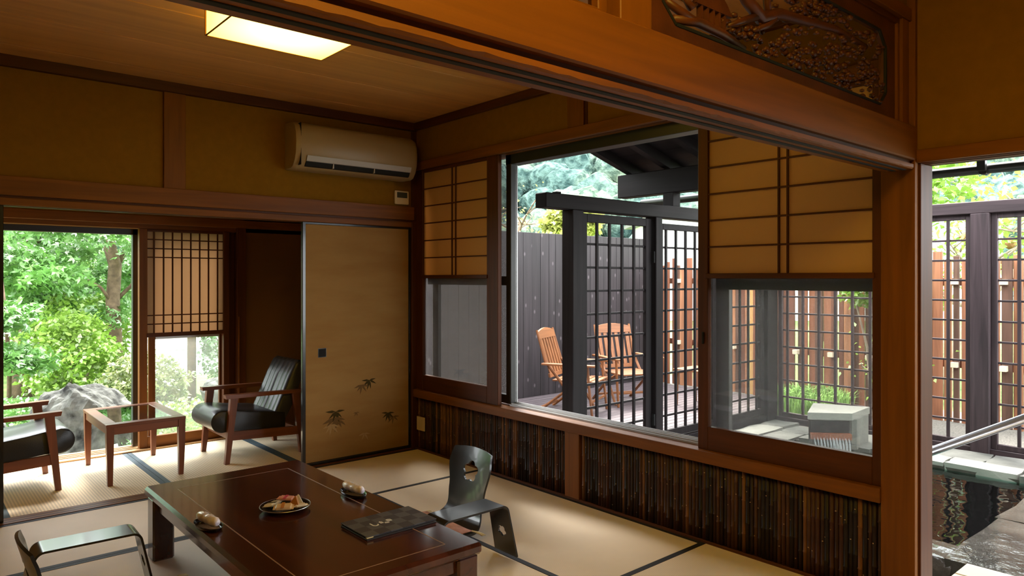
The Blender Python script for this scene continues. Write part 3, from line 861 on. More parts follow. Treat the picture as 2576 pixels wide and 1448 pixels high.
# second panel slid behind
span('rear_stile', 2.085, 2.156, yf + .045, yf + .075, .012, 1.70, 'frame_z', wn)
wn = struct('window_5', 'open sunroom doorway in a dark metal frame looking into the garden')
span('outer_stile', 1.392, 1.43, OY + .1, OY + .15, .012, 1.70, 'alu_dark', wn)
span('outer_stile', -.39, -.35, OY + .1, OY + .15, .012, 1.70, 'alu_dark', wn)

# ------------------------------------------------------------------ sliding paper doors
def fusuma(name, label, x0, x1, y):
    o = struct(name, label)
    z0, z1 = .006, 1.712
    B(x0 + .012, x1 - .012, y - .009, y + .009, z0 + .02, z1 - .012).build('paper_panel', 'fusuma_paper', o)
    span('stile', x0, x0 + .024, y - .014, y + .014, z0, z1, 'lacquer_black', o)
    span('stile', x1 - .024, x1, y - .014, y + .014, z0, z1, 'lacquer_black', o)
    span('bottom_rail', x0, x1, y - .013, y + .013, z0, z0 + .022, 'lacquer_black', o)
    span('top_rail', x0, x1, y - .013, y + .013, z1 - .016, z1, 'lacquer_black', o)
    return o

d1 = fusuma('door_1', 'cream sliding paper door painted with bamboo leaves', 2.135, 3.024, 4.682)
span('pull', 2.255, 2.312, 4.669, 4.6735, .762, .82, 'black_gap', d1)
span('pull_rim', 2.252, 2.315, 4.6715, 4.6738, .759, .823, 'lacquer_black', d1)
def leaf_spray(x, z, s, mat, n=5, seed=0, spread=150, down=True):
    rr = random.Random(seed); m = MB()
    for k in range(n):
        a = R(-90 + (k - (n - 1) / 2) * spread / max(1, n - 1) + rr.uniform(-8, 8))
        L_ = s * (1 - .25 * abs(k - (n - 1) / 2) / n) * rr.uniform(.85, 1.1)
        w_ = L_ * .12
        dx, dz = math.cos(a), math.sin(a)
        nx, nz = -dz, dx
        pts = [(0, 0), (.35 * L_, w_), (.7 * L_, w_ * .6), (L_, -.02 * L_), (.7 * L_, -w_ * .6), (.35 * L_, -w_)]
        vs = [(x + u * dx + v * nx, 4.6725 - .00012 * k, z + u * dz + v * nz) for u, v in pts]
        vs += [(a_, 4.6729, c_) for a_, _, c_ in vs]
        m.add(vs, [(0, 1, 2, 3, 4, 5)] + [(i, (i + 1) % 6, 6 + (i + 1) % 6, 6 + i) for i in range(6)])
    return m.build('painted_leaves', mat, d1)
leaf_spray(2.388, .362, .085, 'ink_dark', 6, 1, 175)
leaf_spray(2.375, .318, .10, 'ink_mid', 5, 2, 150)
leaf_spray(2.41, .30, .075, 'ink_mid', 4, 3, 120)
leaf_spray(2.352, .275, .085, 'ink_pale', 5, 4, 130)
leaf_spray(2.66, .563, .070, 'ink_dark', 6, 5, 185)
leaf_spray(2.595, .535, .07, 'ink_mid', 5, 6, 150)
leaf_spray(2.82, .300, .072, 'ink_dark', 6, 7, 185)
leaf_spray(2.865, .268, .065, 'ink_mid', 5, 8, 165)
leaf_spray(2.553, .337, .032, 'ink_mid', 4, 9, 150)
leaf_spray(2.62, .175, .06, 'ink_pale', 4, 10, 150)
d2 = fusuma('door_2', 'sliding paper door whose black edge shows at the picture border', -.45, .441, 4.682)

# ------------------------------------------------------------------ ceiling lanterns
def lantern(label, cx, cy, ztop, zbot, half, mat, power):
    o = thing('ceiling_lantern', label, 'lamp', (cx, cy, zbot))
    h = ztop - zbot
    e = .006
    B(-half, half, -half, half, 0, .004).build('bottom_panel', mat, o)
    B(-half, -half + .004, -half, half, .004, h).build('side_panel', mat, o)
    B(half - .004, half, -half, half, .004, h).build('side_panel', mat, o)
    B(-half, half, -half, -half + .004, .004, h).build('side_panel', mat, o)
    B(-half, half, half - .004, half, .004, h).build('side_panel', mat, o)
    for sx, sy in ((-1, -1), (1, -1), (1, 1), (-1, 1)):
        a, b_ = sorted((sx * half, sx * (half + e))); c, d = sorted((sy * half, sy * (half + e)))
        B(a, b_, c, d, -.001, h).build('corner_strip', 'trim_z', o)
    for s in (-1, 1):
        a, b_ = sorted((s * (half - .001), s * (half + .003)))
        B(-half, half, a, b_, -.003, .003).build('edge_strip', 'trim_x', o)
        B(a, b_, -half, half, -.003, .003).build('edge_strip', 'trim_y', o)
    B(-half - e, half + e, -half - e, half + e, h - .004, h).build('canopy', 'trim_x', o)
    return o
lantern('glowing square paper lantern on the board ceiling', 1.29, 2.93, CZ, 2.375, .268, 'lamp_paper', 0)
lantern('square paper lantern of the room behind the transom, out of sight', .62, .18, 2.62, 2.46, .27, 'lamp_paper_near', 0)

# ------------------------------------------------------------------ air conditioner, controls
ac = thing('air_conditioner', 'cream wall air conditioner with open grey louvre', 'air conditioner', (2.48, BY, 2.055))
prof = [(0, .0), (-.10, 0), (-.135, .012), (-.165, .05), (-.185, .10), (-.192, .17), (-.185, .24), (-.165, .285), (-.12, .312), (0, .318)]
W_ = .475
def acbody():
    m = MB(); xs_ = [-W_, -W_ + .012, -W_ + .03, W_ - .03, W_ - .012, W_]
    ins = [.94, .975, 1, 1, .975, .94]
    vs = []; n = len(prof)
    for x, k in zip(xs_, ins):
        for y_, z_ in prof:
            vs.append((x, y_ * k, .159 + (z_ - .159) * (1 - (1 - k) * .5)))
    fs = []
    for i in range(len(xs_) - 1):
        for j in range(n - 1):
            fs.append((i * n + j, i * n + j + 1, (i + 1) * n + j + 1, (i + 1) * n + j))
        fs.append((i * n + n - 1, i * n, (i + 1) * n, (i + 1) * n + n - 1))
    fs.append(tuple(range(n))[::-1]); fs.append(tuple((len(xs_) - 1) * n + j for j in range(n)))
    return m.add(vs, fs)
o = acbody().build('body', 'ac_cream', ac); md = o.modifiers.new('s', 'EDGE_SPLIT'); o.data.polygons.foreach_set('use_smooth', [True] * len(o.data.polygons)); md.split_angle = R(40)
MB().hexa([(-.40, -.152, .020), (.42, -.152, .020), (.42, -.10, .004), (-.40, -.10, .004)],
          [(-.40, -.1855, .083), (.42, -.1855, .083), (.42, -.12, .083), (-.40, -.12, .083)]).build('outlet_slot', 'black_gap', ac)
MB().hexa([(-.40, -.176, .052), (.42, -.176, .052), (.42, -.168, .049), (-.40, -.168, .049)],
          [(-.40, -.190, .086), (.42, -.190, .086), (.42, -.180, .086), (-.40, -.180, .086)]).build('louvre', 'ac_vane', ac)
for x in (-.2, .12):
    B(x - .003, x + .003, -.168, -.13, .018, .05).build('vane_arm', 'ac_vane', ac)
B(-.445, -.4435, -.188, -.05, .02, .30).build('front_seam', 'black_gap', ac)

th = thing('wall_thermostat', 'small cream thermostat with grey display on the plaster', 'thermostat', (2.93, BY + .006, 1.935))
BB(-.062, .062, -.016, 0, -.052, .052, b=.004).build('case', 'plate_cream', th)
B(-.044, .046, -.0175, -.014, -.002, .040).build('display', 'lcd', th)
B(-.044, .046, -.0175, -.014, -.042, -.012).build('flap', 'plate_cream', th)

ou = thing('outlet_plate', 'cream outlet cover at the end of the bamboo dado', 'outlet', (WX - .008, 4.562, .152))
BB(-.010, .0, -.052, .052, 0, .105, b=.003).build('cover', 'plate_cream', ou)
B(-.0115, -.009, -.018, .018, .02, .085).build('socket_insert', 'plate_cream', ou)

# ------------------------------------------------------------------ low lacquered table
tb = thing('low_table', 'low dark lacquered table with inlaid border lines', 'table', (1.275, 2.875, 0))
hx, hy, zt = .385, .805, .335
m = BB(-hx, hx, -hy, hy, zt - .045, zt, b=.012); m.build('tabletop', 'lacquer_table', tb)
for s in (-1, 1):
    span('apron', -hx + .05, hx - .05, s * (hy - .045) - .012, s * (hy - .045) + .012, zt - .10, zt - .044, 'lacquer_table', tb)
    span('apron', s * (hx - .045) - .012, s * (hx - .045) + .012, -hy + .05, hy - .05, zt - .10, zt - .044, 'lacquer_table', tb)
for sx in (-1, 1):
    for sy in (-1, 1):
        BB(sx * (hx - .06) - .047, sx * (hx - .06) + .047, sy * (hy - .06) - .047, sy * (hy - .06) + .047, 0, zt - .044, b=.008).build('leg', 'lacquer_table', tb)
for x in (-.277, .262):
    B(x - .0022, x + .0022, -.73, .662, zt - .001, zt + .0006).build('inlay_line', 'inlay', tb)
B(-.277, .262, -.732, -.728, zt - .001, zt + .0006).build('inlay_line', 'inlay', tb)
B(-.277, .262, .660, .664, zt - .001, zt + .0006).build('inlay_line', 'inlay', tb)
TZ = zt

# sweets on a dark plate
pl = thing('sweets_plate', 'round dark lacquer plate holding wrapped sweets', 'plate', (1.255, 2.915, TZ))
MB().lathe([(.055, 0), (.06, .002), (.085, .008), (.101, .017), (.104, .019), (.101, .0205), (.083, .012), (.055, .007), (.0, .006)][:-1], 40).build('dish', 'tray_black', pl, True)
m = MB(); n = 40
m.tube([(.1035 * math.cos(2 * math.pi * k / n), .1035 * math.sin(2 * math.pi * k / n), .0195) for k in range(n + 1)], .0016, 6, cap=False)
m.build('rim', 'steel', pl)
def packet(name, label, mat, x, y, rz, dims, z=.014, tilt=0, tri=False, stripe=None, roll=0):
    o = thing(name, label, 'sweet', (1.255 + x, 2.915 + y, TZ + z), rz, 'wrapped sweets on the dark plate')
    o.rotation_euler = (tilt, roll, rz)
    a, b_, c = dims
    if tri:
        MB().prism([(-a, 0), (a, 0), (0, c)], (-b_, b_), 'y').build('wrapper', mat, o)
    else:
        m = MB()
        nx = 6
        m.bbox(-a, a, -b_, b_, 0, c, b=c * .4)
        m.build('wrapper', mat, o)
        B(-a - .008, -a + .002, -b_ * .9, b_ * .9, c * .42, c * .55).build('crimp', mat, o)
        B(a - .002, a + .008, -b_ * .9, b_ * .9, c * .42, c * .55).build('crimp', mat, o)
    if stripe:
        B(-a * .3, a * .1, -b_ * .98, b_ * .98, c - .0005, c + .0008).build('print_band', stripe, o)
    return o
packet('wrapped_sweet', 'beige wrapped cracker with a dark print near the front of the plate', 'wrap_beige', -.018, -.028, R(-32), (.034, .022, .016), tilt=R(14), stripe='wrap_orange')
packet('wrapped_sweet', 'cream wrapped cracker at the pale end of the plate', 'wrap_cream', -.035, .045, R(30), (.036, .022, .013), tilt=R(-10), stripe='ink_dark')
packet('wrapped_sweet', 'orange folded triangular wrapper standing on the plate', 'wrap_orange', .022, -.036, R(-60), (.030, .006, .046), tri=True, tilt=R(-24))
packet('wrapped_sweet', 'pink wrapped sweet with magenta edges on top of the pile', 'wrap_pink', .022, .035, R(-50), (.032, .018, .012), z=.030, tilt=R(8), stripe='wrap_magenta')
packet('wrapped_sweet', 'cream triangular wrapper leaning behind the orange one', 'wrap_cream', .050, -.006, R(-45), (.030, .008, .040), tri=True, tilt=R(-30))
packet('wrapped_sweet', 'white wrapped sweet at the dark rim of the plate', 'wrap_cream', .046, -.050, R(-10), (.024, .016, .012))

# rolled hand towels on little trays
def towel(label, x, y, rz):
    o = thing('rolled_towel', label, 'towel', (x, y, TZ), rz, 'hand towels on trays')
    pts = [(k / 10 * .15 - .075) for k in range(11)]
    m = MB().tube([(0, q, .034 + .002 * math.sin(k * 2.1)) for k, q in enumerate(pts)], [.012, .018, .0195, .0185, .0202, .019, .0182, .020, .0186, .0175, .012], 12)
    m.build('towel_roll', 'towel', o, True)
    MB().lathe([(1, 0), (1.06, .004), (1.15, .016), (1.17, .016), (1.08, .003), (.98, .002)], 28).build('tray', 'tray_black', o, True).scale = (.037, .075, 1)
    return o
towel('rolled hand towel on a small tray beside the empty legless seat', 1.572, 2.905, R(4))
towel('rolled hand towel on a small tray on the border line of the table', .935, 2.905, R(8))

# guest folder
mn = thing('guest_folder', 'dark chequered folder with white lettering on the table corner', 'folder', (1.492, 2.465, TZ))
BB(-.158, .158, -.104, .104, 0, .006, b=.0015).build('back_cover', 'menu_dark', mn)
BB(-.154, .154, -.100, .100, .006, .011, b=.001).build('pages', 'menu_dark', mn)
BB(-.158, .158, -.104, .104, .011, .016, b=.0015).build('front_cover', 'menu_cover', mn)
BB(-.1585, -.13, -.1045, -.095, .008, .0125, b=.001).build('corner_fitting', 'tassel', mn)
m = MB()
def stroke(x0, y0, x1, y1, w_=.0055):
    x0, y0, x1, y1 = x0 * 1.15 - .018, y0 * 1.3, x1 * 1.15 - .018, y1 * 1.3
    dx, dy = x1 - x0, y1 - y0; L_ = math.hypot(dx, dy) or 1
    nx, ny = -dy / L_ * w_ / 2, dx / L_ * w_ / 2
    q = [(x0 + nx, y0 + ny), (x1 + nx, y1 + ny), (x1 - nx, y1 - ny), (x0 - nx, y0 - ny)]
    m.prism(q, (.0155, .0166), 'z')
# three brush-written characters in a column along the cover
for a in [(-.052, .012, -.052, -.010), (-.052, -.010, -.046, -.016), (-.046, -.016, -.036, -.014), (-.036, -.014, -.032, -.006),
          (-.022, .004, -.010, .004), (-.016, .010, -.016, -.006), (-.022, -.006, -.010, -.006), (-.022, -.002, -.010, -.002),
          (-.006, -.008, .006, -.008), (-.006, -.014, .006, -.014), (-.006, -.008, -.006, -.016), (.006, -.008, .006, -.016), (0, -.004, 0, -.018),
          (.010, .010, .024, .010), (.010, -.004, .024, -.004), (.010, .010, .010, -.004), (.024, .010, .024, -.004), (.010, .003, .024, .003), (.017, .014, .017, -.006)]:
    stroke(*a)
m.build('lettering', 'lettering_white', mn)

# ------------------------------------------------------------------ legless seats and elbow rests
def plum(cs, ct, r, n=5, k=.3, pts=40):
    return [(cs + r * (1 + k * abs(math.cos(n * a / 2))) * math.cos(a), ct + r * (1 + k * abs(math.cos(n * a / 2))) * math.sin(a)) for a in [2 * math.pi * i / pts for i in range(pts)]]

def legless_seat(label, loc, rz):
    """bent plywood: seat on the floor, curved up to a shaped back; sits facing local +x"""
    o = thing('legless_seat', label, 'seat', loc, rz, 'legless plywood seats')
    # s = arc length from the seat's front edge
    Ls, Lr, Lb = .34, .16, .34
    def prof_(s):
        if s < Ls:
            return .20 - s, .030 + .012 * (1 - s / Ls)
        r = .10; a = min((s - Ls) / r, R(78))
        if s - Ls < r * R(78):
            return .20 - Ls - r * math.sin(a), .030 + r * (1 - math.cos(a))
        s2 = s - Ls - r * R(78); a = R(78)
        x0 = .20 - Ls - r * math.sin(a); z0 = .030 + r * (1 - math.cos(a))
        return x0 - s2 * math.cos(a) - .10 * s2 * s2, z0 + s2 * math.sin(a)
    tot = Ls + .1 * R(78) + .315
    def halfw(s):
        u = s / tot
        key = [(0, .165), (.2, .19), (.45, .185), (.62, .14), (.72, .148), (.88, .172), (1, .158)]
        for (a, b_), (c, d) in zip(key, key[1:]):
            if a <= u <= c:
                k = (u - a) / (c - a); k = k * k * (3 - 2 * k)
                return b_ + (d - b_) * k
        return key[-1][1]
    N = 40
    right = [(tot * i / N, halfw(tot * i / N)) for i in range(N + 1)]
    left = [(s, -w_) for s, w_ in reversed(right)]
    def fn(s, t_):
        x, z = prof_(min(s, tot)); b_ = max(0, (s - Ls) / (tot - Ls))
        dish = (t_ / .18) ** 2
        return (x + .028 * dish * b_, t_, z + .010 * dish * (1 - b_) - .018 * dish * (1 if s > tot * .93 else 0) * (s - tot * .93) / (tot * .07))
    hole = [(tot - .125 + (a - (tot - .125)) * .85, b_) for a, b_ in plum(tot - .125, 0, .048, 5, .34)]
    sheet('bent_shell', right + left, [hole], [(0, [tot * i / 44 for i in range(1, 44)]), (1, [-.12, -.08, -.04, 0, .04, .08, .12])], fn, 'plywood_dark', o, thick=.011)
    return o
zr = legless_seat('black legless plywood seat beside the bamboo dado', (2.03, 2.985, 0), math.pi)
zl = legless_seat('black legless plywood seat cut off by the picture edge', (.632, 2.965, 0), 0)

def cushion(label, loc, rz):
    o = thing('floor_cushion', label, 'cushion', loc, rz, 'floor cushions')
    m = MB(); n = 16; a = .20; vs = []; fs = []
    for side in (1, -1):
        for i in range(n + 1):
            for j in range(n + 1):
                u, v = i / n * 2 - 1, j / n * 2 - 1
                h = .026 * (max(0, (1 - u ** 4)) ** .5) * (max(0, (1 - v ** 4)) ** .5)
                p = 1 - .05 * (1 - u * u) * abs(v) ** 3
                q = 1 - .05 * (1 - v * v) * abs(u) ** 3
                vs.append((u * a * q, v * a * p, .028 + side * h))
    K = (n + 1) ** 2
    for s in range(2):
        for i in range(n):
            for j in range(n):
                q = [s * K + i * (n + 1) + j, s * K + (i + 1) * (n + 1) + j, s * K + (i + 1) * (n + 1) + j + 1, s * K + i * (n + 1) + j + 1]
                fs.append(q if s == 0 else q[::-1])
    m.add(vs, fs).build('cover', 'cushion_pink', o, True)
    for sx, sy in ((1, 1), (1, -1), (-1, 1), (-1, -1)):
        t_ = MB(); rr = random.Random(5)
        for k in range(7):
            t_.tube([(sx * .195, sy * .195, .028), (sx * (.215 + rr.uniform(-.006, .006)), sy * (.215 + rr.uniform(-.006, .006)), .022), (sx * (.235 + rr.uniform(-.012, .012)), sy * (.235 + rr.uniform(-.012, .012)), .010)], [.004, .003, .0025], 5)
        t_.build('tassel', 'tassel', o)
    return o
cushion('pinkish patterned floor cushion with gold tassels on the legless seat', (1.955, 2.97, .044), 0)
cushion('floor cushion on the legless seat at the picture edge', (.70, 2.965, .044), 0)

def elbow_rest(label, loc, rz, matn):
    """bent plywood bridge: flat top, two splayed legs with a cut-out; runs along local x"""
    o = thing('elbow_rest', label, 'armrest', loc, rz, 'bent plywood elbow rests')
    top, h, r, splay = .152, .268, .035, R(12)
    legL = (h - r) / math.cos(splay) - .012
    arc = r * (math.pi / 2 - splay)
    half = top + arc + legL
    def fn(s, t_):
        sg = 1 if s >= 0 else -1; a = abs(s)
        if a <= top:
            return (s, t_, h - .004)
        if a <= top + arc:
            an = (a - top) / r
            return (sg * (top + r * math.sin(an)), t_, h - .004 - r * (1 - math.cos(an)))
        an = arc / r; l_ = a - top - arc
        x0 = top + r * math.sin(an); z0 = h - .004 - r * (1 - math.cos(an))
        return (sg * (x0 + l_ * math.cos(an)), t_ * (1 + .12 * l_ / legL), max(0.001, z0 - l_ * math.sin(an)))
    w_ = .072
    outl = [(-half, -w_), (half, -w_), (half, w_), (-half, w_)]
    hs = []
    for sg in (-1, 1):
        c = sg * (top + arc + legL * .5)
        hs.append([(c + (a - c) * 1.0, b_) for a, b_ in plum(c, 0, .021, 5, .34, 30)])
    cuts = [top, -top] + [sg * (top + arc * k / 6) for k in range(1, 7) for sg in (-1, 1)] + [half * .8, -half * .8]
    sheet('bent_shell', outl, hs, [(0, cuts)], fn, matn, o, thick=.009)
    return o
elbow_rest('black bent plywood elbow rest between table and bamboo dado', (1.965, 2.568, 0), R(0), 'plywood_dark')
elbow_rest('bent plywood elbow rest reflecting green light near the picture edge', (.59, 3.305, 0), R(-2), 'plywood_dark')

# ------------------------------------------------------------------ sunroom furniture
def armchair(label, loc, rz):
    o = thing('lounge_armchair', label, 'armchair', loc, rz, 'lounge armchairs in the sunroom')
    for s in (-1, 1):
        y_ = s * .252
        MB().hexa([(.258, y_ - .016, 0), (.29, y_ - .016, 0), (.29, y_ + .016, 0), (.258, y_ + .016, 0)],
                  [(.198, y_ - .020, .47), (.252, y_ - .020, .47), (.252, y_ + .020, .47), (.198, y_ + .020, .47)]).build('leg', 'walnut_z', o)
        MB().hexa([(-.30, y_ - .015, 0), (-.27, y_ - .015, 0), (-.27, y_ + .015, 0), (-.30, y_ + .015, 0)],
                  [(-.255, y_ - .018, .46), (-.21, y_ - .018, .46), (-.21, y_ + .018, .46), (-.255, y_ + .018, .46)]).build('leg', 'walnut_z', o)
        MB().hexa([(-.31, y_ - .024, .455), (.285, y_ - .029, .464), (.285, y_ + .029, .464), (-.31, y_ + .024, .455)],
                  [(-.31, y_ - .024, .478), (.292, y_ - .028, .492), (.292, y_ + .028, .492), (-.31, y_ + .024, .478)]).build('armrest', 'walnut_x', o)
        MB().hexa([(-.27, y_ - .013, .140), (.257, y_ - .013, .165), (.257, y_ + .013, .165), (-.27, y_ + .013, .140)],
                  [(-.27, y_ - .013, .200), (.25, y_ - .013, .228), (.25, y_ + .013, .228), (-.27, y_ + .013, .200)]).build('side_rail', 'walnut_x', o)
    span('front_rail', .228, .250, -.24, .24, .165, .22, 'walnut_y', o)
    span('rear_rail', -.27, -.25, -.24, .24, .145, .195, 'walnut_y', o)
    # seat cushion: profile in x-z, rounded roll at the front
    def loft(name, profs, mat):
        m = MB(); n = len(profs[0][1]); vs = []; fs = []
        for yy, pr in profs:
            vs += [(x, yy, z) for x, z in pr]
        for i in range(len(profs) - 1):
            for k in range(n):
                k2 = (k + 1) % n
                fs.append((i * n + k, i * n + k2, (i + 1) * n + k2, (i + 1) * n + k))
        fs.append(tuple(range(n))[::-1]); fs.append(tuple((len(profs) - 1) * n + k for k in range(n)))
        q = m.add(vs, fs).build(name, mat, o, True)
        md = q.modifiers.new('s', 'EDGE_SPLIT'); md.split_angle = R(55)
        return q
    seat = []
    for k in range(15):
        a = R(100 - 215 * k / 14)
        seat.append((.290 + .080 * math.cos(a), .298 + .080 * math.sin(a)))
    seat += [(.20, .222), (0, .200), (-.17, .185), (-.175, .31), (-.05, .335), (.12, .355), (.22, .372)]
    def inset(pr, k, c=(.08, .29)):
        return [(c[0] + (x - c[0]) * k, c[1] + (z - c[1]) * k) for x, z in pr]
    loft('seat_cushion', [(-.228, inset(seat, .93)), (-.218, seat), (-.1, seat), (0, seat), (.1, seat), (.218, seat), (.228, inset(seat, .93))], 'leather')
    # back with vertical channels
    def backprof(bulge):
        return [(-.085 + bulge * .5, .30), (-.12 + bulge, .36), (-.165 + bulge, .46), (-.215 + bulge, .58), (-.262 + bulge * .7, .675), (-.285, .695), (-.318, .685), (-.322, .65), (-.285, .52), (-.225, .36), (-.175, .27), (-.12, .265)]
    ys = np.linspace(-.222, .222, 41)
    profs = []
    for yy in ys:
        ph = (yy + .222) / .444 * 6
        b_ = .016 * abs(math.sin(math.pi * ph)) ** .45
        e_ = 1 - max(0, (abs(yy) - .2) / .022) * .35
        profs.append((yy, [(x, .30 + (z - .30) * (1 - (1 - e_) * .12)) for x, z in backprof(b_ * e_)]))
    loft('backrest', profs, 'leather')
    return o
armchair('black leather lounge armchair next to the sliding paper door', (2.05, 5.377, 0), math.pi)
armchair('black leather lounge armchair at the picture edge by the garden', (.495, 5.445, 0), 0)

ct = thing('coffee_table', 'small red-brown wooden table with a glass top in the sunroom', 'table', (1.243, 5.415, 0))
hx, hy, zt = .238, .365, .392
for s in (-1, 1):
    span('frame_rail', -hx, hx, s * (hy - .034) - .034, s * (hy - .034) + .034, zt - .020, zt, 'walnut_x', ct)
    span('frame_rail', s * (hx - .034) - .034, s * (hx - .034) + .034, -hy + .068, hy - .068, zt - .020, zt, 'walnut_y', ct)
    span('apron', -hx + .03, hx - .03, s * (hy - .018) - .009, s * (hy - .018) + .009, zt - .068, zt - .019, 'walnut_x', ct)
    span('apron', s * (hx - .018) - .009, s * (hx - .018) + .009, -hy + .03, hy - .03, zt - .068, zt - .019, 'walnut_y', ct)
for sx in (-1, 1):
    for sy in (-1, 1):
        m = MB(); pts = []
        x0, y0 = sx * (hx - .024), sy * (hy - .024)
        for z_, hw, off in ((0, .014, .010), (.09, .0165, .004), (.18, .019, 0), (.30, .021, 0), (zt - .02, .022, 0)):
            pts.append((z_, hw, x0 - sx * off * .2, y0 - sy * off * .2))
        vs = []; fs = []
        for z_, hw, cx, cy in pts:
            vs += [(cx - hw, cy - hw, z_), (cx + hw, cy - hw, z_), (cx + hw, cy + hw, z_), (cx - hw, cy + hw, z_)]
        for i in range(len(pts) - 1):
            for k in range(4):
                k2 = (k + 1) % 4; fs.append((i * 4 + k, i * 4 + k2, i * 4 + 4 + k2, i * 4 + 4 + k))
        fs += [(3, 2, 1, 0), tuple((len(pts) - 1) * 4 + k for k in range(4))]
        m.add(vs, fs).build('leg', 'walnut_z', ct)
B(-hx + .066, hx - .066, -hy + .066, hy - .066, zt - .010, zt - .003).build('glass_top', 'glass_table', ct)
B(-hx + .05, hx - .05, -hy + .05, hy - .05, zt - .060, zt - .052).build('under_shelf', 'edge_blue', ct)

# ================================================================== outside: the bath terrace
g = struct('ground', 'garden soil around the house')
B(-40, 3.2, 6.2, 70, -1.2, -.42).build('garden_soil', 'moss', g)
B(3.2, 9.0, -12, 7.2, -1.2, -.75).build('terrace_soil', 'soil', g)
B(9.0, 60, -12, 70, -1.2, -.30).build('outer_soil', 'moss', g)
B(3.2, 9.0, 7.2, 70, -1.2, -.30).build('outer_soil', 'moss', g)
B(6.55, 9.0, -12, 7.2, -.8, GZ - .03).build('gravel_bed', 'gravel', g)

# deck behind the lattice screen
dk = struct('deck_floor', 'weathered purple-grey plank deck behind the lattice screen')
y = 3.98; k = 0
while y < 6.45:
    span('deck_plank', 3.25, 8.1, y, y + .088, GZ - .03, GZ, 'deck', dk)
    y += .096
span('joist', 3.25, 8.1, 3.98, 4.03, GZ - .16, GZ - .03, 'charcoal_x', dk)
span('joist', 3.25, 8.1, 6.3, 6.35, GZ - .16, GZ - .03, 'charcoal_x', dk)
B(3.25, 8.1, 4.1, 6.2, GZ - .65, GZ - .16).build('footing', 'soil', dk)

# black board fence at the end of the deck
fn_ = thing('board_fence', 'tall black vertical board fence behind the deck chairs', 'fence', (5.6, 6.5, 0))
x = -2.45; rr = random.Random(11)
while x < 2.7:
    w_ = rr.choice([.12, .145, .15])
    boxpart('fence_board', (w_ - .004, .018, 2.45), 'fence_black', fn_, (x + w_ / 2, rr.choice([0, .006, .003]), .66))
    x += w_
span('fence_rail', -2.45, 2.7, .02, .06, 1.6, 1.69, 'fence_black', fn_)
span('fence_rail', -2.45, 2.7, .02, .06, .3, .39, 'fence_black', fn_)

# lattice gate screen (runs away from the house)
AY = 3.85
ls = thing('lattice_gate_screen', 'dark lattice gate screen between deck and bath, under a long beam', 'screen', (5.3, AY, 0))
def lx(x): return x - 5.3
BB(lx(3.63), lx(7.06), -.06, .06, 1.845, 1.957, b=.006).build('top_beam', 'charcoal_x', ls)
boxpart('beam_peg', (.05, .05, .02), 'charcoal_x', ls, (lx(3.80), 0, 1.966))
span('bottom_beam', lx(4.0), lx(7.0), -.04, .04, GZ - .02, GZ + .05, 'charcoal_x', ls)
for x0, x1 in ((3.915, 4.035), (4.94, 5.03), (5.93, 6.04), (6.80, 7.0)):
    BB(lx(x0), lx(x1), -.06, .06, -.62, 1.846, b=.005).build('post', 'charcoal_z', ls)
def lattice_leaf(parent, x0, x1, z0, z1, vx, hz, name='gate_leaf', fr=.055):
    f = MB()
    f.bbox(x0, x0 + fr, -.018, .018, z0, z1, b=.003).bbox(x1 - fr, x1, -.018, .018, z0, z1, b=.003)
    f.bbox(x0 + fr, x1 - fr, -.018, .018, z1 - fr * .9, z1, b=.003).bbox(x0 + fr, x1 - fr, -.018, .018, z0, z0 + fr * 1.1, b=.003)
    lf = f.build(name, 'charcoal_z', parent)
    for x in vx:
        span('upright_bar', x - .013, x + .013, -.014, .004, z0 + .03, z1 - .03, 'charcoal_z', lf)
    for z in hz:
        span('cross_bar', x0 + .03, x1 - .03, -.004, .012, z - .009, z + .009, 'charcoal_x', lf)
    return lf
hz = [1.59 - .186 * k for k in range(9)]
lattice_leaf(ls, lx(4.045), lx(4.93), -.09, 1.83, [lx(4.246), lx(4.397), lx(4.554), lx(4.707)], hz, fr=.075)
lattice_leaf(ls, lx(5.035), lx(5.925), -.09, 1.80, [lx(5.15 + .146 * k) for k in range(5)], hz, fr=.06)
lattice_leaf(ls, lx(6.045), lx(6.80), -.09, 1.80, [lx(6.196 + .157 * k) for k in range(4)], hz, fr=.06)
span('hinge', lx(4.925), lx(4.945), -.05, -.02, 1.45, 1.55, 'black_gap', ls)
span('hinge', lx(4.925), lx(4.945), -.05, -.02, .05, .15, 'black_gap', ls)

# lattice screen parallel to the house
bs = thing('lattice_bath_screen', 'dark lattice screen along the far side of the bath', 'screen', (7.0, 1.5, 0))
def by(y): return y - 1.5
BB(-.06, .06, by(-2.2), by(3.79), 1.868, 1.972, b=.006).build('top_beam', 'weathered_y', bs)
span('bottom_beam', -.045, .045, by(-2.2), by(3.79), GZ - .06, GZ + .03, 'weathered_y', bs)
def lattice_leaf_y(y0, y1, z0, z1, vy, hz):
    f = MB(); fr = .045
    f.bbox(-.018, .018, y0, y0 + fr, z0, z1, b=.003).bbox(-.018, .018, y1 - fr, y1, z0, z1, b=.003)
    f.bbox(-.018, .018, y0 + fr, y1 - fr, z1 - fr, z1, b=.003).bbox(-.018, .018, y0 + fr, y1 - fr, z0, z0 + fr, b=.003)
    lf = f.build('lattice_panel', 'weathered_z', bs)
    for y_ in vy:
        span('upright_bar', -.014, .004, y_ - .013, y_ + .013, z0 + .03, z1 - .03, 'weathered_z', lf)
    for z in hz:
        span('cross_bar', -.004, .012, y0 + .03, y1 - .03, z - .009, z + .009, 'weathered_y', lf)
hzb = [1.647 - .1735 * k for k in range(10)]
posts = [(1.866, 2.008), (-.1, .04), (-2.06, -1.92)]
for y0, y1 in posts:
    BB(-.065, .065, by(y0), by(y1), -.35, 1.869, b=.005).build('post', 'weathered_z', bs)
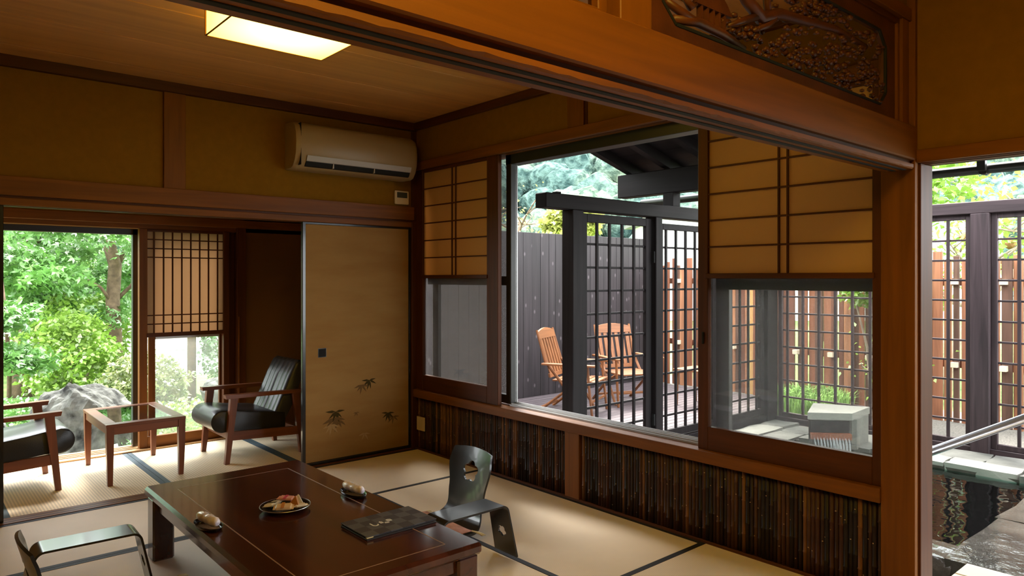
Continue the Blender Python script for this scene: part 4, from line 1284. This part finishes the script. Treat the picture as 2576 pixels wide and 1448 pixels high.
lattice_leaf_y(by(2.01), by(3.78), GZ + .03, 1.868, [by(2.192 + .1655 * k) for k in range(10)], hzb)
lattice_leaf_y(by(.04), by(1.864), GZ + .03, 1.868, [by(1.668 - .158 * k) for k in range(11)], hzb)
lattice_leaf_y(by(-1.92), by(-.1), GZ + .03, 1.868, [by(-1.75 + .158 * k) for k in range(11)], hzb)

# picket fence beyond
pf = thing('picket_fence', 'reddish wooden picket fence behind the bath screen', 'fence', (8.35, 3, 0))
y = -4.2; rr = random.Random(21)
while y < 4.2:
    w_ = rr.choice([.045, .055, .07, .09]); h_ = rr.uniform(1.44, 1.62)
    h_ = round(h_ * 20) / 20
    mt = 'picket_yellow' if abs(y - 1.86) < .035 else PICK[rr.randrange(5)]
    boxpart('picket', (.028, w_, h_ + .4), mt, pf, (rr.choice([-.02, 0, .025]), y + w_ / 2, h_ / 2 - .2))
    y += w_ + rr.choice([.003, .006, .010, .022])
for z in (.42, 1.28):
    span('rail', .05, .09, -4.2, 4.2, z - .04, z + .04, PICK[4], pf)
    yy = -3.9
    while yy < 4:
        boxpart('clip_block', (.07, .06, .055), 'wrap_cream', pf, (-.05, yy, z)); yy += .43

# stone bath
ba = struct('bath_basin', 'stone-edged open-air bath basin')
PX0, PX1, PYa, PYb = 4.44, 6.30, 1.34, 3.25
B(PX0 - .06, PX1 + .06, PYa - .06, PYb + .06, -.80, -.62).build('basin_floor', 'pool_tile', ba)
for a in ((PX0 - .06, PX0, PYa - .06, PYb + .06), (PX1, PX1 + .06, PYa - .06, PYb + .06), (PX0, PX1, PYa - .06, PYa), (PX0, PX1, PYb, PYb + .06)):
    B(*a, -.75, GZ - .03).build('basin_wall', 'stone_wet', ba)
def stone(x0, x1, y0, y1, z0, z1, mat, seed, j=.012, name='coping_stone'):
    rr = random.Random(seed); bm = bmesh.new(); bmesh.ops.create_cube(bm, size=1)
    bmesh.ops.subdivide_edges(bm, edges=bm.edges[:], cuts=2, use_grid_fill=True)
    for q in bm.verts:
        s = q.co * 1.0
        top = s.z > .4
        q.co = Vector(((x0 + x1) / 2 + s.x * (x1 - x0) + rr.uniform(-j, j), (y0 + y1) / 2 + s.y * (y1 - y0) + rr.uniform(-j, j), (z0 + z1) / 2 + s.z * (z1 - z0) + (rr.uniform(-.006, .004) if top else 0)))
    MB().bm(bm).build(name, mat, ba)
# near edge, far edge, gate side, wet slab side
for k, (a, b_) in enumerate(((1.30, 1.86), (1.88, 2.5), (2.52, 3.2))):
    stone(4.18, 4.44, a, b_, -.5, GZ - .01, 'stone_wet', k, .018)
for k, (a, b_) in enumerate(((1.0, 1.5), (1.52, 2.0), (2.02, 2.55), (2.57, 3.2))):
    stone(6.30, 6.55, a, b_, -.5, GZ + .005, 'stone_pale' if k in (1, 2) else 'stone_grey', 10 + k, .012)
    stone(6.57, 6.92, a - .2, b_ - .2, -.5, GZ - .005, 'stone_grey', 20 + k, .012)
for k, (a, b_, m_) in enumerate(((4.2, 4.8, 'stone_grey'), (4.82, 5.5, 'stone_grey'), (5.52, 6.05, 'stone_wet'), (6.07, 6.6, 'stone_pale'), (6.62, 6.93, 'stone_grey'))):
    stone(a, b_, 3.52, 3.78, -.5, GZ, m_, 30 + k, .012)
    stone(a - .1, b_ - .1, 3.25, 3.5, -.5, GZ - .01, 'stone_wet' if k < 3 else 'stone_grey', 40 + k, .012)
stone(4.18, 5.1, .35, 1.32, -.5, GZ + .0, 'stone_wet', 50, .02, 'wet_slab')
stone(5.12, 6.28, .5, 1.33, -.5, GZ - .004, 'stone_wet', 51, .02, 'wet_slab')
stone(4.18, 6.28, -2.0, .33, -.5, GZ - .01, 'stone_wet', 52, .02, 'wet_slab')
B(3.2, 4.16, -3, 3.78, -.8, -.40).build('drain_channel', 'stone_wet', ba)
wt = tag(B(PX0 - .004, PX1 + .004, PYa - .004, PYb + .004, -.205, -.20).build('bath_water', 'bath_water'), 'dark green still bath water', kind='stuff')

sp = thing('spout_block', 'stone block with wooden water spout at the bath corner', 'fountain', (6.3, 2.95, GZ))
def spx(L_): return [(a - 6.3, b_ - 2.95) for a, b_ in L_]
foot = spx([(5.99, 2.96), (6.22, 2.70), (6.63, 2.73), (6.46, 3.14)])
cap = [(a * 1.06, b_ * 1.06) for a, b_ in foot]
MB().prism(foot, (-.045, .245), 'z').build('block', 'stone_wet', sp)
MB().prism(cap, (.245, .305), 'z').build('cap_slab', 'stone_pale', sp)
MB().prism(spx([(6.235, 2.70), (6.60, 2.73), (6.58, 2.70), (6.26, 2.665)]), (-.01, .25), 'z').build('side_slab', 'stone_grey', sp)
dx, dy = .22, -.25
MB().prism(spx([(5.985, 2.945), (6.20, 2.70), (6.165, 2.665), (5.945, 2.915)]), (.085, .135), 'z').build('spout_lip', 'walnut_x', sp)
MB().prism(spx([(6.00, 2.955), (6.215, 2.712), (6.20, 2.70), (5.985, 2.942)]), (.13, .235), 'z').build('spout_board', 'charcoal_x', sp)
m = MB(); rr = random.Random(4)
for k in range(12):
    u = .08 + .84 * k / 11
    px_, py_ = 5.945 + .22 * u - 6.3, 2.915 - .25 * u - 2.95
    w_ = rr.uniform(.006, .014)
    m.tube([(px_, py_, .10), (px_ - .02, py_ - .02, .05), (px_ - .03, py_ - .028, -.046)], [w_ * .5, w_ * .8, w_], 6)
m.build('falling_water', 'falling_water', sp)

hr = thing('bath_handrail', 'grey steel handrail sloping over the bath', 'handrail', (4.3, 1.2, GZ))
def hp(x, y, z): return (x - 4.3, y - 1.2, z - GZ)
MB().tube([hp(4.3, 1.80, .14), hp(4.3, 1.7, .213), hp(4.3, 1.443, .36), hp(4.3, 1.006, .61), hp(4.3, .55, .87), hp(4.3, .45, .90)], .024, 14).build('rail', 'steel', hr, True)
MB().tube([hp(4.3, 1.80, .16), hp(4.3, 1.80, GZ)], .02, 12).build('leg', 'steel', hr, True)
MB().tube([hp(4.3, .47, .9), hp(4.3, .47, GZ)], .02, 12).build('leg', 'steel', hr, True)

db = thing('duckboard', 'pale wooden duckboard step in front of the bath', 'step', (3.85, .75, -.4))
for k in range(5):
    span('step_slat', -.62 + .19 * k, -.62 + .19 * k + .178, -.6, .47, .225, .252, 'picket_yellow' if k == 9 else 'wrap_cream', db)
span('step_rail', -.62, .32, -.55, -.49, 0, .225, 'charcoal_x', db)
span('step_rail', -.62, .32, .36, .42, 0, .225, 'charcoal_x', db)

# lean-to roof above the bath
rf = struct('terrace_roof', 'dark lean-to roof on rafters above the bath')
def rz_(x): return 2.315 - .287 * (x - 5.24)
BB(5.18, 5.30, -3, 4.43, 2.076, 2.290, b=.006).build('eave_beam', 'charcoal_y', rf)
y = 4.36
for k in range(17):
    MB().hexa([(3.1, y - .035, rz_(3.1)), (5.55, y - .035, rz_(5.55)), (5.55, y + .035, rz_(5.55)), (3.1, y + .035, rz_(3.1))],
              [(3.1, y - .035, rz_(3.1) + .09), (5.55, y - .035, rz_(5.55) + .09), (5.55, y + .035, rz_(5.55) + .09), (3.1, y + .035, rz_(3.1) + .09)]).build('rafter', 'charcoal_x', rf)
    y -= .44
x = 3.1
while x < 5.5:
    x1 = min(x + .2, 5.56)
    MB().hexa([(x, -3, rz_(x) + .09), (x1 - .004, -3, rz_(x1) + .09), (x1 - .004, 4.47, rz_(x1) + .09), (x, 4.47, rz_(x) + .09)],
              [(x, -3, rz_(x) + .11), (x1 - .004, -3, rz_(x1) + .11), (x1 - .004, 4.47, rz_(x1) + .11), (x, 4.47, rz_(x) + .11)]).build('roof_board', 'charcoal_y', rf)
    x += .2
MB().hexa([(3.1, -3.05, rz_(3.1) + .112), (5.62, -3.05, rz_(5.62) + .112), (5.62, 4.52, rz_(5.62) + .112), (3.1, 4.52, rz_(3.1) + .112)],
          [(3.1, -3.05, rz_(3.1) + .15), (5.62, -3.05, rz_(5.62) + .15), (5.62, 4.52, rz_(5.62) + .15), (3.1, 4.52, rz_(3.1) + .15)]).build('roofing', 'alu_dark', rf)
BB(5.185, 5.295, AY - .055, AY + .055, 1.955, 2.08, b=.004).build('post', 'charcoal_z', rf)
BB(5.185, 5.295, -.9, -.79, -.6, 2.08, b=.004).build('post', 'charcoal_z', rf)
MB().tube([(5.64, -3, 2.068), (5.64, 4.5, 2.068)], .036, 10).build('gutter', 'alu_dark', rf, True)
for y in (3.6, 2.6, 1.545, .55, -.5):
    MB().prism([(y - .03, 2.06), (y + .03, 2.06), (y + .018, 2.03), (y - .018, 2.03)], (5.60, 5.68), 'x').build('gutter_bracket', 'alu_dark', rf)
    B(5.56, 5.60, y - .025, y + .025, 2.05, 2.26).build('gutter_bracket', 'alu_dark', rf)

# deck chairs
def deck_chair(label, loc, rz, group='wooden deck chairs'):
    """folding slatted armchair facing local +x"""
    o = thing('deck_chair', label, 'chair', loc, rz, group)
    lean = .30
    def bk(z): return -.18 - lean * (z - .36)
    for s in (-1, 1):
        y_ = s * .24
        MB().tube([(-.02 + .20, y_ * .98, 0), (-.02, y_, .30), (bk(.56), y_, .56), (bk(.90), y_, .90)], [.016, .017, .016, .013], 6).build('back_post', 'teak_z', o)
        MB().tube([(-.34, y_ * 1.08, 0), (0, y_ * 1.08, .26), (.24, y_ * 1.08, .36)], .016, 6).build('leg', 'teak_z', o)
        MB().tube([(.30, y_ * 1.12, 0), (.26, y_ * 1.12, .36), (.25, y_ * 1.12, .53)], .015, 6).build('leg', 'teak_z', o)
        BB(-.26, .34, s * .285 - .032, s * .285 + .032, .53, .552, b=.004).build('armrest', 'teak_x', o)
    xs_ = [.30 - .072 * k for k in range(7)]
    for x in xs_:
        span('seat_slat', x - .028, x + .028, -.245, .245, .355, .372, 'teak_y', o)
    for k in range(6):
        y_ = -.19 + k * .076
        MB().hexa([(bk(.42) - .006, y_ - .022, .42), (bk(.42) + .006, y_ - .022, .42), (bk(.42) + .006, y_ + .022, .42), (bk(.42) - .006, y_ + .022, .42)],
                  [(bk(.82) - .006, y_ - .022, .82), (bk(.82) + .006, y_ - .022, .82), (bk(.82) + .006, y_ + .022, .82), (bk(.82) - .006, y_ + .022, .82)]).build('back_slat', 'teak_z', o)
    n = 8; top = []; bot = []
    for k in range(n + 1):
        y_ = -.235 + .47 * k / n
        top.append((y_, .88 + .035 * math.sin(math.pi * k / n))); bot.append((y_, .805))
    m = MB().prism(bot + top[::-1], (-.011, .011), 'x')
    m.v = [(x + bk(z), y_, z) for x, y_, z in m.v]
    m.build('top_rail', 'teak_y', o)
    MB().hexa([(bk(.40) - .01, -.235, .39), (bk(.40) + .01, -.235, .39), (bk(.40) + .01, .235, .39), (bk(.40) - .01, .235, .39)],
              [(bk(.43) - .01, -.235, .43), (bk(.43) + .01, -.235, .43), (bk(.43) + .01, .235, .43), (bk(.43) - .01, .235, .43)]).build('lower_rail', 'teak_y', o)
    span('stretcher', .265, .285, -.25, .25, .14, .165, 'teak_y', o)
    span('stretcher', -.30, -.28, -.25, .25, .05, .075, 'teak_y', o)
    return o
deck_chair('slatted wooden deck chair half hidden by the gate post', (5.66, 5.47, GZ), R(-65))
deck_chair('slatted wooden deck chair seen whole through the gate bars', (6.56, 5.48, GZ), R(-110))
st = thing('deck_table', 'small slatted wooden table standing behind the second gate leaf', 'table', (7.05, 4.80, GZ), R(0))
for k in range(5):
    span('top_slat', -.22 + .09 * k, -.14 + .09 * k, -.2, .2, .40, .42, 'teak_y', st)
for sx in (-1, 1):
    span('top_rail', -.22, .22, sx * .17 - .012, sx * .17 + .012, .36, .40, 'teak_x', st)
    for sy in (-1, 1):
        MB().tube([(sx * .19, sy * .17, 0), (sx * .17, sy * .17, .40)], .016, 6).build('leg', 'teak_z', st)

# ------------------------------------------------------------------ plants
def leafcloud(name, centers, size, mat, parent=None, lobes=1, flat=.5, seed=0, droop=.25):
    """one mesh of many small leaves; centers (n,3)"""
    r_ = np.random.default_rng(seed); n = len(centers)
    c = np.asarray(centers, float)
    s = size * r_.uniform(.6, 1.25, n)
    nrm = r_.normal(0, 1, (n, 3)); nrm[:, 2] = np.abs(nrm[:, 2]) * flat * 2 + flat
    nrm /= np.linalg.norm(nrm, axis=1)[:, None]
    d = r_.normal(0, 1, (n, 3)); d[:, 2] -= droop
    d -= nrm * np.sum(d * nrm, 1)[:, None]; d /= np.linalg.norm(d, axis=1)[:, None]
    w = np.cross(nrm, d)
    verts = []; faces = []
    angs = {1: [0], 3: [-55, 0, 55], 5: [-85, -42, 0, 42, 85]}[lobes]
    per = len(angs) * 4
    V = np.zeros((n, per, 3))
    for j, a in enumerate(angs):
        ca, sa = math.cos(R(a)), math.sin(R(a))
        dd = d * ca + w * sa; ww = -d * sa + w * ca
        k = (1 - .25 * abs(a) / 85); hw = .34 if lobes == 1 else .19
        V[:, j * 4 + 0] = c
        V[:, j * 4 + 1] = c + (dd * .45 * k + ww * hw) * s[:, None] + nrm * (.08 * s)[:, None]
        V[:, j * 4 + 2] = c + (dd * 1.0 * k) * s[:, None] - nrm * (.12 * s)[:, None]
        V[:, j * 4 + 3] = c + (dd * .45 * k - ww * hw) * s[:, None] + nrm * (.08 * s)[:, None]
    nq = n * len(angs)
    me = bpy.data.meshes.new(name)
    me.vertices.add(n * per); me.vertices.foreach_set('co', V.reshape(-1))
    me.loops.add(nq * 4); me.loops.foreach_set('vertex_index', np.arange(nq * 4, dtype=np.int32))
    me.polygons.add(nq); me.polygons.foreach_set('loop_start', np.arange(nq, dtype=np.int32) * 4)
    me.polygons.foreach_set('loop_total', np.full(nq, 4, dtype=np.int32))
    me.update(calc_edges=True); me.validate()
    me.materials.append(M(mat))
    return put(name, me, parent)

def tiers(n, per, box, rad, thick, seed):
    """leaf positions in flattened layered sprays"""
    r_ = np.random.default_rng(seed); out = []
    for k in range(n):
        c = np.array([r_.uniform(*box[0]), r_.uniform(*box[1]), r_.uniform(*box[2])])
        R_ = r_.uniform(*rad); m_ = int(per * (R_ / rad[1]) ** 2)
        a = r_.uniform(0, 2 * math.pi, m_); q = R_ * np.sqrt(r_.uniform(0, 1, m_))
        z = r_.normal(0, thick, m_) - .25 * (q / R_) ** 2 * R_
        out.append(np.stack([c[0] + q * np.cos(a), c[1] + q * np.sin(a), c[2] + z], 1))
    return np.concatenate(out)

def blob(c, r, n, seed, shell=.35):
    r_ = np.random.default_rng(seed)
    d = r_.normal(0, 1, (n, 3)); d /= np.linalg.norm(d, axis=1)[:, None]
    bump = 1 + .13 * np.sin(d[:, 0] * 7 + seed) * np.sin(d[:, 1] * 6 + 1) + .1 * np.sin(d[:, 2] * 9)
    q = (1 - shell * r_.uniform(0, 1, n) ** 2) * bump
    return np.array(c) + d * q[:, None] * np.array(r)

def garden_tree(label, base, trunk, rads, branches, leaf, mat, lobes, size, seed, group='garden trees', bark='bark'):
    o = thing('garden_tree', label, 'tree', base, 0, group)
    b_ = Vector(base)
    MB().tube([Vector(p) - b_ for p in trunk], rads, 9).build('trunk', bark, o, True)
    for br, r0 in branches:
        n = len(br)
        MB().tube([Vector(p) - b_ for p in br], [r0 * (1 - .75 * i / (n - 1)) for i in range(n)], 6).build('branch', bark, o, True)
    if leaf is not None:
        leafcloud('foliage', leaf - np.array(base), size, mat, o, lobes, seed=seed)
    return o
GG = -.42
garden_tree('maple with a leaning dark trunk beside the sunroom window', (2.30, 11.0, GG),
            [(2.30, 11, GG), (2.30, 11, .4), (2.27, 11, 1.0), (2.30, 11.0, 1.5), (2.18, 11, 1.95), (2.02, 11, 2.4), (1.9, 11, 3.2)], [.11, .095, .09, .085, .08, .07, .05],
            [([(2.30, 11, 1.45), (2.45, 11, 1.75), (2.75, 11.1, 2.2)], .045), ([(2.28, 11, .95), (2.1, 10.9, 1.2), (1.95, 10.9, 1.3)], .03), ([(2.30, 11, 1.0), (2.6, 10.9, 1.35), (2.9, 10.8, 1.6)], .03)],
            np.concatenate([tiers(26, 620, ((1.3, 3.4), (11.2, 13.0), (.9, 3.2)), (.35, .7), .07, 1), tiers(9, 520, ((1.2, 3.0), (9.8, 10.6), (1.55, 2.3)), (.3, .5), .06, 12)]), 'leaf_a', 3, .085, 1)
garden_tree('maple with a straight brown trunk at the picture edge', (1.42, 12.6, GG),
            [(1.42, 12.6, GG), (1.44, 12.6, .5), (1.46, 12.6, 1.4), (1.42, 12.6, 2.2), (1.45, 12.6, 3.4)], [.17, .14, .12, .11, .08],
            [([(1.45, 12.6, 1.75), (1.7, 12.4, 1.95), (1.95, 12.2, 2.3)], .04), ([(1.45, 12.6, 1.2), (1.2, 12.4, 1.6), (1.0, 12.2, 1.9)], .04)],
            np.concatenate([tiers(18, 620, ((.5, 2.2), (12.7, 13.8), (.75, 3.2)), (.35, .7), .07, 2), tiers(13, 520, ((.8, 1.75), (9.6, 11.6), (1.25, 2.4)), (.3, .55), .06, 13)]), 'leaf_a', 3, .085, 2)
garden_tree('low maple spray hanging near the rock', (.92, 9.3, GG),
            [(.92, 9.3, GG), (.93, 9.3, .3), (.9, 9.3, .9), (.85, 9.3, 1.4)], [.025, .022, .02, .015], [],
            tiers(7, 420, ((.75, 1.15), (9.0, 9.5), (.35, 1.0)), (.2, .35), .05, 3), 'leaf_a', 3, .075, 3)
# denser trees further back
for i, (x, y, h_, mt, lab) in enumerate([
        (1.4, 17.0, 3.2, 'leaf_b', 'yellow-green tree behind the straight-trunked maple'),
        (3.6, 20.8, 3.8, 'leaf_c', 'darker green tree behind the leaning maple'),
        (5.9, 16.2, 3.0, 'leaf_b', 'light green tree seen through the lattice window pane'),
        (-1.2, 20.6, 4.2, 'leaf_a', 'tall green tree at the back of the garden'),
        (8.4, 21, 4.0, 'leaf_c', 'tall dark tree beyond the pale road'),
        (-3.4, 15, 3.2, 'leaf_a', 'green tree past the picture edge of the garden')]):
    o = thing('garden_tree', lab, 'tree', (x, y, GG), 0, 'garden trees')
    MB().tube([(0, 0, 0), (.05, 0, h_ * .5), (0, 0, h_)], [.14, .11, .06], 8).build('trunk', 'bark', o, True)
    pts = np.concatenate([blob((math.cos(a) * 1.0, math.sin(a) * 1.0, h_ * f), (1.15, 1.15, .8), 2300, i * 9 + j) for j, (a, f) in enumerate([(0, .45), (2, .62), (4, .5), (1, .9), (3, 1.1), (5, .85)])])
    leafcloud('foliage', pts, .13, mt, o, 1, seed=30 + i)
# shrubs
def shrub(name, label, c, r, n, size, mat, seed, group='garden shrubs', cat='shrub'):
    o = thing(name, label, cat, (c[0], c[1], GG), 0, group)
    pts = blob((0, 0, c[2] - GG), r, n, seed)
    pts = pts[pts[:, 2] > .02]
    leafcloud('foliage', pts, size, mat, o, 1, seed=seed)
    m = MB(); rr = random.Random(seed)
    for k in range(7):
        a = rr.uniform(0, 6.28)
        m.tube([(0.05 * math.cos(a), .05 * math.sin(a), 0), (r[0] * .3 * math.cos(a), r[1] * .3 * math.sin(a), (c[2] - GG) * .6), (r[0] * .7 * math.cos(a), r[1] * .7 * math.sin(a), c[2] - GG)], [.02, .014, .007], 5)
    m.build('stems', 'bark_pale', o)
    return o
shrub('azalea_bush', 'round pale-green azalea bush behind the rock', (2.04, 8.4, .15), (.44, .42, .33), 4200, .05, 'leaf_azalea', 51)
shrub('leafy_shrub', 'bright yellow-green shrub under the maples', (1.66, 10.3, .30), (.50, .5, .55), 4600, .075, 'leaf_b', 52)
shrub('leafy_shrub', 'yellow-green shrub beside the straight maple trunk', (1.95, 11.6, .45), (.7, .6, .6), 4200, .075, 'leaf_b', 53)
shrub('leafy_shrub', 'dark green shrub seen through the right of the lattice window pane', (3.50, 9.7, .55), (.48, .45, .8), 4400, .06, 'leaf_c', 54)
shrub('leafy_shrub', 'low dark green shrub at the foot of the rock beside the window stile', (1.45, 6.44, -.24), (.17, .11, .2), 500, .06, 'leaf_c', 55)
shrub('leafy_shrub', 'green undergrowth bush at the picture edge behind the rock', (1.02, 8.7, -.16), (.40, .4, .24), 1800, .06, 'leaf_a', 56)
shrub('leafy_shrub', 'small yellow-green bush in front of the pale boulder', (2.1, 7.3, -.12), (.35, .25, .24), 1500, .05, 'leaf_b', 57)
# grasses at the garden edge
def grass_clump(label, c, n, h_, spread, seed, name='ornamental_grass'):
    o = thing(name, label, 'grass', c, 0, 'tufts of long grass')
    r_ = np.random.default_rng(seed); m = MB()
    for k in range(n):
        a = r_.uniform(0, 6.28); q = spread * math.sqrt(r_.uniform()); L_ = h_ * r_.uniform(.6, 1.1)
        x, y_ = q * math.cos(a), q * math.sin(a); b_ = r_.uniform(0, 6.28); ln = L_ * r_.uniform(.15, .55)
        w_ = .006; nx, ny = -math.sin(b_) * w_, math.cos(b_) * w_
        p1 = (x + math.cos(b_) * ln * .35, y_ + math.sin(b_) * ln * .35, L_ * .7); p2 = (x + math.cos(b_) * ln, y_ + math.sin(b_) * ln, L_ * (.95 - .4 * ln / L_))
        m.add([(x - nx, y_ - ny, 0), (x + nx, y_ + ny, 0), (p1[0] + nx, p1[1] + ny, p1[2]), (p1[0] - nx, p1[1] - ny, p1[2]), p2], [(0, 1, 2, 3), (3, 2, 4)])
    m.build('blades', 'grass_blade', o)
    return o
grass_clump('tuft of long grass by the maple trunk at the picture edge', (.82, 7.78, GG), 260, .45, .22, 1)
grass_clump('feathery green grass mound behind the bath screen', (7.62, 3.75, GZ - .03), 900, .36, .42, 2)

# rocks
def rock(label, c, r, seed, mat='rock'):
    o = thing('garden_rock', label, 'rock', c, 0, 'garden rocks')
    bm = bmesh.new(); bmesh.ops.create_icosphere(bm, subdivisions=5, radius=1)
    rr = np.random.default_rng(seed)
    pl_ = [(Vector(rr.normal(0, 1, 3)).normalized(), rr.uniform(.55, .85)) for _ in range(11)]
    from mathutils import noise
    for q in bm.verts:
        p = q.co.copy()
        for nv, dd in pl_:
            e = p.dot(nv) - dd
            if e > 0: p -= nv * e * .9
        p *= 1 + .10 * noise.noise(p * 2.4 + Vector((seed, 0, 0))) + .06 * noise.noise(p * 6) + .03 * noise.noise(p * 14)
        q.co = Vector((p.x * r[0], p.y * r[1], p.z * r[2]))
    MB().bm(bm).build('boulder', mat, o)
    return o
rock('big grey boulder between the armchair and the glass-topped table', (1.30, 7.05, -.10), (.50, .42, .62), 3)
rock('low mossy grey stone below the armchair at the picture edge', (.42, 7.35, -.20), (.36, .3, .44), 5)
rock('pale boulder seen through the lattice window pane', (3.0, 8.5, -.12), (.38, .28, .32), 8)
rock('dark low stone along the threshold by the window stile', (2.10, 6.72, -.42), (.36, .22, .22), 9)

rd = struct('road', 'pale concrete drive beyond the garden')
B(2.35, 14, 12.4, 26, -.5, -.27).build('drive_slab', 'road_pale', rd)
for k in range(7):
    B(2.35, 14, 13.4 + k * 1.6, 13.45 + k * 1.6, -.28, -.266).build('drive_joint', 'stone_grey', rd)
ps = thing('garden_post', 'weathered brown wooden post standing on the pale drive edge', 'post', (2.87, 9.55, GG))
MB().tube([(0, 0, 0), (0, 0, 2.6)], [.055, .05], 10).build('shaft', 'bark', ps, True)
BB(-.07, .07, -.07, .07, 0, .06, b=.01).build('footing', 'stone_grey', ps)

# ------------------------------------------------------------------ trees beyond the bath and the hillside
def branchy(label, base, seed, spread, h_, leaves, leafmat, lsize, bark, group, splits=4, clusters=False):
    o = thing('bare_tree', label, 'tree', base, 0, group)
    rr = random.Random(seed); tips = []
    def grow(p, d, L_, r_, lev):
        pts = [p]; q = Vector(p); dd = Vector(d)
        for k in range(5):
            dd = (dd + Vector((rr.uniform(-.45, .45), rr.uniform(-.45, .45), rr.uniform(-.2, .35))) * .55).normalized()
            q = q + dd * (L_ / 5); pts.append(q.copy())
        MB().tube(pts, [r_ * (1 - .55 * k / 5) for k in range(6)], 6).build('branch' if lev else 'trunk', bark, o, True)
        tips.append(pts[-1]); tips.append(pts[3])
        if lev < 3:
            for k in range(splits if lev < 2 else 2):
                s = pts[rr.randint(2, 5)]
                a = rr.uniform(0, 6.28)
                grow(s, Vector((math.cos(a) * spread, math.sin(a) * spread, rr.uniform(.1, .9))), L_ * rr.uniform(.5, .72), r_ * .55, lev + 1)
    grow(Vector((0, 0, 0)), Vector((0, 0, 1)), h_, .07, 0)
    r_ = np.random.default_rng(seed)
    tp = np.array([tuple(t_) for t_ in tips])
    pts = tp[r_.integers(0, len(tp), leaves)] + r_.normal(0, .17, (leaves, 3))
    leafcloud('foliage', pts, lsize, leafmat, o, 1, seed=seed)
    if clusters:
        m = MB()
        for k in range(16):
            c = tp[r_.integers(0, len(tp))] + r_.normal(0, .1, 3)
            m = MB().ico(tuple(c), (.09, .09, .075), 2, .22, k); m.build('seed_cluster', 'leaf_brown', o)
    return o
branchy('twisting bare tree with yellow leaves rising over the board fence', (7.55, 8.4, -.3), 5, .9, 2.0, 380, 'leaf_yellow', .07, 'bark', 'trees beyond the fences')
branchy('pale branched tree with brown seed clusters over the bath screen', (10.6, 3.35, -.3), 9, .9, 2.2, 1500, 'leaf_b', .10, 'bark_pale', 'trees beyond the fences', clusters=True)
branchy('pale twisted shrub between the bath screen and pickets', (7.72, 3.05, -.2), 14, .5, .52, 100, 'leaf_b', .05, 'bark_pale', 'trees beyond the fences', splits=3)
for i, (c, r, mt, lab) in enumerate([((12.6, 5.4, 2.9), (1.7, 1.6, 1.2), 'leaf_b', 'light green tree crown beyond the bath screen'),
                                     ((15.5, 1.6, 3.5), (2.0, 1.9, 1.5), 'leaf_a', 'green tree crown at the picture edge beyond the bath'),
                                     ((18, 8.6, 3.8), (2.4, 2.4, 1.8), 'leaf_c', 'dark green tree crown between the bath screen and hillside'),
                                     ((10.5, 10.2, 2.45), (.5, .5, .4), 'leaf_yellow', 'yellowish bush crown over the gate beam')]):
    o = thing('leafy_tree', lab, 'tree', (c[0], c[1], -.3), 0, 'trees beyond the fences')
    MB().tube([(0, 0, 0), (.1, 0, c[2] * .5), (0, 0, c[2])], [.13, .11, .05], 8).build('trunk', 'bark', o, True)
    pts = np.concatenate([blob((r[0] * .55 * math.cos(a), r[1] * .55 * math.sin(a), c[2] + .3 + r[2] * f), (r[0] * .6, r[1] * .6, r[2] * .6), 1600, 70 + i * 7 + j) for j, (a, f) in enumerate([(0, 0), (1.3, .5), (2.6, -.1), (3.9, .4), (5.2, 0)])])
    leafcloud('foliage', pts, .15, mt, o, 1, seed=80 + i)
shrub('leafy_shrub', 'light green shrub spilling over the picket fence', (7.95, 3.15, 1.25), (.22, .42, .28), 1500, .07, 'leaf_b', 61, 'trees beyond the fences')

bl = thing('pale_building', 'plain white low building far beyond the fences', 'building', (25, 14, -.3), R(-41))
B(-4, 9, 0, 6, 0, 3.9).build('wall', 'wall_white', bl)
MB().prism([(-4.4, 3.9), (9.4, 3.9), (9.4, 4.05), (-4.4, 4.05)], (-.4, 6.4), 'y').build('roof', 'stone_grey', bl)

hl = struct('hillside', 'steep forested hillside across the valley')
def hz_(r): return -1.5 + max(0, r - 42) * .40
m = MB(); nr, na = 14, 30; vs = []; fs = []
for i in range(nr + 1):
    r = 38 + 140 * i / nr
    for j in range(na + 1):
        a = R(-5 + 115 * j / na)
        vs.append((r * math.cos(a), r * math.sin(a), hz_(r)))
for i in range(nr):
    for j in range(na):
        fs.append((i * (na + 1) + j, (i + 1) * (na + 1) + j, (i + 1) * (na + 1) + j + 1, i * (na + 1) + j + 1))
m.add(vs, fs); m.build('slope', 'forest', hl)
r_ = np.random.default_rng(77); bm = bmesh.new(); bmesh.ops.create_icosphere(bm, subdivisions=2, radius=1)
bv = np.array([q.co[:] for q in bm.verts]); bm.verts.index_update(); bf = np.array([[q.index for q in f.verts] for f in bm.faces]); bm.free()
NC = 2600; V = []; Fc = []
for k in range(NC):
    r = 44 + 130 * r_.uniform() ** .8; a = R(r_.uniform(-2, 108)); s = r_.uniform(1.1, 2.7) * (1 + .4 * (r - 44) / 130)
    c = np.array([r * math.cos(a), r * math.sin(a), hz_(r) + s * .5])
    v = bv * (1 + r_.uniform(-.2, .2, (len(bv), 1))) * s * np.array([1, 1, .85]) + c
    V.append(v); Fc.append(bf + k * len(bv))
V = np.concatenate(V); Fc = np.concatenate(Fc)
me = bpy.data.meshes.new('forest_canopy'); me.vertices.add(len(V)); me.vertices.foreach_set('co', V.reshape(-1))
me.loops.add(len(Fc) * 3); me.loops.foreach_set('vertex_index', Fc.reshape(-1).astype(np.int32))
me.polygons.add(len(Fc)); me.polygons.foreach_set('loop_start', np.arange(len(Fc), dtype=np.int32) * 3); me.polygons.foreach_set('loop_total', np.full(len(Fc), 3, dtype=np.int32))
me.update(calc_edges=True); me.materials.append(M('forest'))
tag(put('forest_canopy', me, hl), 'dense pale-green forest canopy', kind='stuff')
